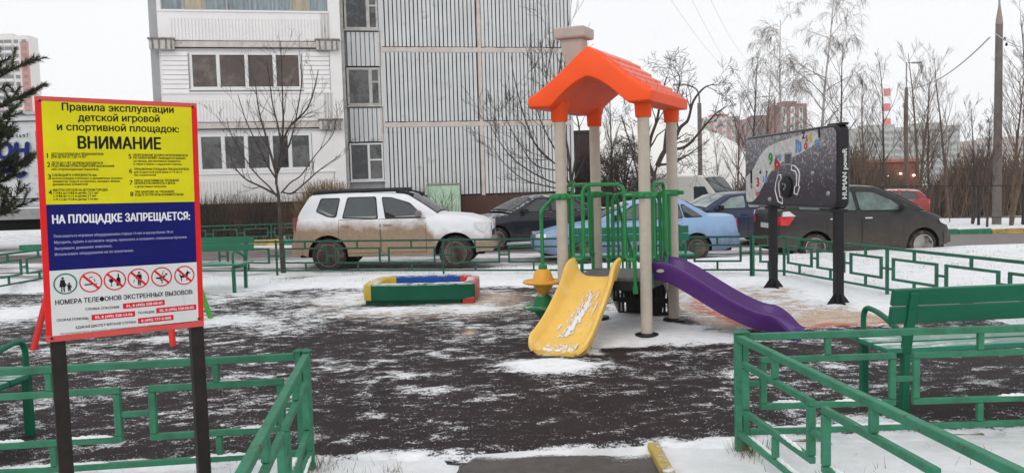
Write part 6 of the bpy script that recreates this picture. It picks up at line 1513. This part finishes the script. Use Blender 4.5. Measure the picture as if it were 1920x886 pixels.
rings = []
for i in range(25):
    t = i / 24; xx = -21 + 36 * t; hh = 10.2 * max(0.02, 1 - abs(2 * t - 1) ** 3.2) ** .5; rings.append([Vector((xx, -11 * math.cos(math.pi * k / 16) * (.55 + .45 * hh / 10.2), hh * math.sin(math.pi * k / 16) ** .8)) for k in range(17)])
MB().loft(rings, closed=False, cap=False).build('membrane', DMM, dm, smooth=True)
for i in range(2, 23, 2): MB().tube([p * 1.004 for p in rings[i]], .05, 4).build('seam', mat('dome_seam', (.68, .67, .65), .7), dm)
shop = thing('red_shop', 'low orange red shop front glimpsed behind the right-hand trees', 'shop', (37, 80, -1.7))
MB().box((0, 3, 2.4), (9, 6, 4.2)).build('wall', mat('shop_red', (.24, .085, .055), .7, var=.25, vs=.6), shop); MB().box((0, 3, 4.65), (9.4, 6.4, .3)).build('roof', mat('shop_roof', (.5, .2, .15), .7), shop)
LMP = mat('lit_lamp', (1, .95, .85), .5, var=0, emit=6)
for i in range(7): MB().lathe([(.02, -.1), (.13, -.05), (.13, .05), (.02, .1)], (-4.1 + i * 1.35, -.15, 3.1 + .2 * (i % 2)), 8).build('lamp', LMP, shop)

# ------------------------------------------------------------------ distant buildings
def tower(name, label, px0, px1, ytop, Y, floors, cols, base_m, win_m, accent, depth=14, rz=0, zb=-3, acc_cols=(), roofm=None, balc=()):
    x0, x1 = (px0 - 957) / F_PX * Y, (px1 - 957) / F_PX * Y; hor = 345 - ((px0 + px1) / 2 - 957) * .028; H = EYE + (hor - ytop) / F_PX * Y - zb; Wd = x1 - x0
    t = thing(name, label, 'building', ((x0 + x1) / 2, Y, zb), rz); MB().box((0, depth / 2, H / 2), (Wd, depth, H)).build('wall', base_m, t)
    MB().box((0, depth / 2, H + .6), (Wd * .5, depth * .5, 1.6)).build('roof_house', roofm or base_m, t)
    fh = H / (floors + .6); cw = Wd / cols
    for ci in acc_cols: MB().box(((ci + .5) * cw - Wd / 2, -.15, H * .5), (cw * 1.0, .3, H * .93)).build('accent_panel', accent, t)
    for c in range(cols):
        for f in range(floors):
            bal = c in balc
            w0 = cw * (.86 if bal else .5); hh = fh * (.5 if bal else .5)
            key = ('w', round(w0, 3), round(hh, 3), win_m.name)
            if key not in TWM:
                q = MB().box((0, 0, 0), (w0, .2, hh)).build('window', win_m, t); q.location = ((c + .5) * cw - Wd / 2, -.32, (f + .75) * fh); TWM[key] = q
            else: inst(TWM[key], ((c + .5) * cw - Wd / 2, -.32, (f + .75) * fh), t)
            if bal:
                key2 = ('b', round(cw, 3), round(fh, 3), accent.name)
                if key2 not in TWM: q = MB().box((0, 0, 0), (cw * .94, .8, fh * .34)).build('balcony', roofm or base_m, t); q.location = ((c + .5) * cw - Wd / 2, -.4, (f + .32) * fh); TWM[key2] = q
                else: inst(TWM[key2], ((c + .5) * cw - Wd / 2, -.4, (f + .32) * fh), t)
    return t
TWM = {}
T_W = mat('tower_white', (.66, .63, .6), .8, var=.04); T_R = mat('tower_red', (.45, .14, .11), .8, var=.08); T_WIN = mat('tower_window', (.12, .13, .14), .3, var=.3, vs=.6); T_P = mat('tower_peach', (.62, .4, .28), .8, var=.06)
T_GR = mat('tower_grey_green', (.4, .41, .38), .8, var=.06); T_WG = mat('tower_window_pale', (.22, .22, .22), .3, var=.3, vs=.5); T_GRN = mat('tower_green', (.33, .42, .3), .8)
tw = tower('distant_tower', 'tall white and red apartment tower far off at the left edge', -60, 74, 73, 380, 24, 9, T_W, T_WIN, T_R, depth=8, acc_cols=(0, 2, 4, 8), balc=(5, 6))
tower('distant_building', 'pale block with pink and green balconies beyond the dome', 1322, 1386, 219, 420, 12, 8, mat('tower_pinkish', (.6, .55, .52), .8), T_WG, T_GRN, acc_cols=(0,), balc=(1, 3, 5, 7), roofm=T_R)
tower('distant_building', 'stepped red brick block behind the weeping birches', 1400, 1462, 222, 330, 8, 8, mat('brick_far', (.27, .17, .15), .85), T_WG, mat('brick_pale', (.4, .27, .24), .85), zb=-4, balc=(1, 3, 6))
tower('distant_building', 'taller red and white block behind the tallest birch', 1458, 1512, 196, 320, 10, 7, mat('brick_red_far', (.3, .13, .11), .85), T_WG, T_W, zb=-4, acc_cols=(1, 3, 5), balc=(0, 4))
tower('distant_building', 'long grey green apartment block beyond the bare trees', 1600, 1712, 240, 300, 9, 15, T_GR, T_WG, T_W, zb=-4, balc=(1, 4, 7, 10, 13))
tower('distant_building', 'second grey green block continuing to the right', 1712, 1800, 236, 310, 9, 12, T_GR, T_WG, T_W, zb=-4, balc=(2, 5, 8), rz=.1)
tower('distant_building', 'low beige block far right behind the concrete pole', 1812, 1990, 262, 330, 7, 22, mat('tower_beige', (.48, .42, .37), .8), T_WG, T_W, zb=-4, balc=(2, 6, 10, 14, 18))
x, y, _ = at_px(1661, 520); ch = thing('striped_chimney', 'red and white striped factory chimney beyond the grey green block', 'chimney', (x, y, -4))
hh = EYE + (325 - 168) / F_PX * 520 + 4
for i in range(11): MB().lathe([(2.1 + .08 * i, -2.4), (2.1 + .08 * (i - 1), 2.4)], (0, 0, hh - 2.4 - 4.9 * i), 16).build('chimney_band', mat('chimney_red', (.55, .08, .07), .8) if i % 2 == 0 else mat('chimney_white', (.8, .8, .8), .8), ch)

# ------------------------------------------------------------------ grass, snow crumbs, litter of twigs
rg = random.Random(12); V, Fc = [], []
def blade(x, y, z, h, ln2):
    a = rg.uniform(0, 6.28); w_ = rg.uniform(.0012, .0028); dx, dy = math.cos(a) * w_, math.sin(a) * w_; o = len(V); tx, ty = rg.uniform(-ln2, ln2), rg.uniform(-ln2, ln2)
    V.extend([(x - dx, y - dy, z), (x + dx, y + dy, z), (x + tx, y + ty, z + h)]); Fc.append((o, o + 1, o + 2))
for cx_, cy_, n, sp_, h in [(K2.x, K2.y, 150, .07, .13), (K.x + .05, K.y - .05, 130, .06, .12), (-1.1, 4.3, 60, .25, .07), (1.9, 4.3, 60, .3, .06), (2.9, 4.0, 90, .3, .07), (-.75, 4.45, 30, .04, .07), (5.05, 10.4, 60, .1, .1), (4.6, 12.7, 60, .15, .08), (-1.9, 4.3, 60, .3, .06)]:
    for _ in range(n): blade(rg.gauss(cx_, sp_), rg.gauss(cy_, sp_), -.01, h * rg.uniform(.4, 1.2), .05)
for _ in range(9000):
    x, y = rg.uniform(-9, 12), rg.uniform(13.3, 17)
    if y < 16.2 + .2 * x and n2(x, y, 1.5, 3) > .05: blade(x, y, lawn_z(x, y) - .01, rg.uniform(.03, .09), .04)
for _ in range(3500):
    x, y = rg.uniform(4.9, 9.5), rg.uniform(8, 16)
    if n2(x, y, 1.5, 3) > 0: blade(x, y, lawn_z(x, y) - .01, rg.uniform(.02, .06), .03)
me = bpy.data.meshes.new('dry_grass'); me.from_pydata(V, [], Fc); me.materials.append(mat('dry_grass', (.17, .15, .07), .9, var=.35, vs=9)); o = bpy.data.objects.new('dry_grass', me); COL.objects.link(o); o['kind'] = 'stuff'
def heap(label, poly_c, rx, ry, h, seed):
    """shallow ragged heap of snow"""
    rg2 = random.Random(seed); vs = []; n = 36; c = Vector(poly_c)
    edge = [rg2.uniform(.62, 1.15) for _ in range(n)]
    for k, f in enumerate((1, .75, .45, .2)):
        for i in range(n):
            a = 2 * math.pi * i / n; e_ = (edge[i] * f + (1 - f) * .9 * f); vs.append((math.cos(a) * rx * e_, math.sin(a) * ry * e_, (0, .5, .85, 1)[k] * h * rg2.uniform(.7, 1.2) if k else -.01))
    vs.append((0, 0, h)); fs = [(k * n + i, k * n + (i + 1) % n, (k + 1) * n + (i + 1) % n, (k + 1) * n + i) for k in range(3) for i in range(n)] + [(3 * n + i, 3 * n + (i + 1) % n, 4 * n) for i in range(n)]
    o = MB().add(vs, fs).build('snow_heap', SNOW, None, smooth=True); o.location = c; tag(o, label, 'snow heap')
hp_ = G(1028, 686); heap('ragged heap of snow pushed off the foot of the yellow slide', (hp_.x, hp_.y, .015), .34, .17, .035, 1)
# rubbish: small snow crumbs over the rubber
V, Fc = [], []
for _ in range(1300):
    y = rg.uniform(4.75, 9.5); x = rg.uniform(-.68 * y, .68 * y)
    if n2(x, y, .7, 5) < -.15 and rg.random() < .6: continue
    s = rg.uniform(.0015, .0042) * (1.3 if rg.random() < .1 else 1); z = rub_z(x, y); o = len(V)
    V.extend([(x - s, y - s, z), (x + s, y - s * .6, z), (x, y + s, z), (x, y, z + s * 1.2)]); Fc.extend([(o, o + 1, o + 3), (o + 1, o + 2, o + 3), (o + 2, o, o + 3)])
me = bpy.data.meshes.new('snow_crumbs'); me.from_pydata(V, [], Fc); me.materials.append(SNOW); o = bpy.data.objects.new('snow_crumbs', me); COL.objects.link(o); o['kind'] = 'stuff'

# ------------------------------------------------------------------ winter air
hz = bpy.data.materials.new('winter_haze'); hz.use_nodes = True; hn = hz.node_tree.nodes; hn.clear()
ho = hn.new('ShaderNodeOutputMaterial'); hv = hn.new('ShaderNodeVolumePrincipled'); hv.inputs['Color'].default_value = (.99, .99, 1, 1); hv.inputs['Density'].default_value = .00042; hv.inputs['Anisotropy'].default_value = .2
hz.node_tree.links.new(hv.outputs[0], ho.inputs['Volume'])
hb = MB().box((0, 275, 50), (700, 610, 112)).build('haze', hz); hb['kind'] = 'stuff'
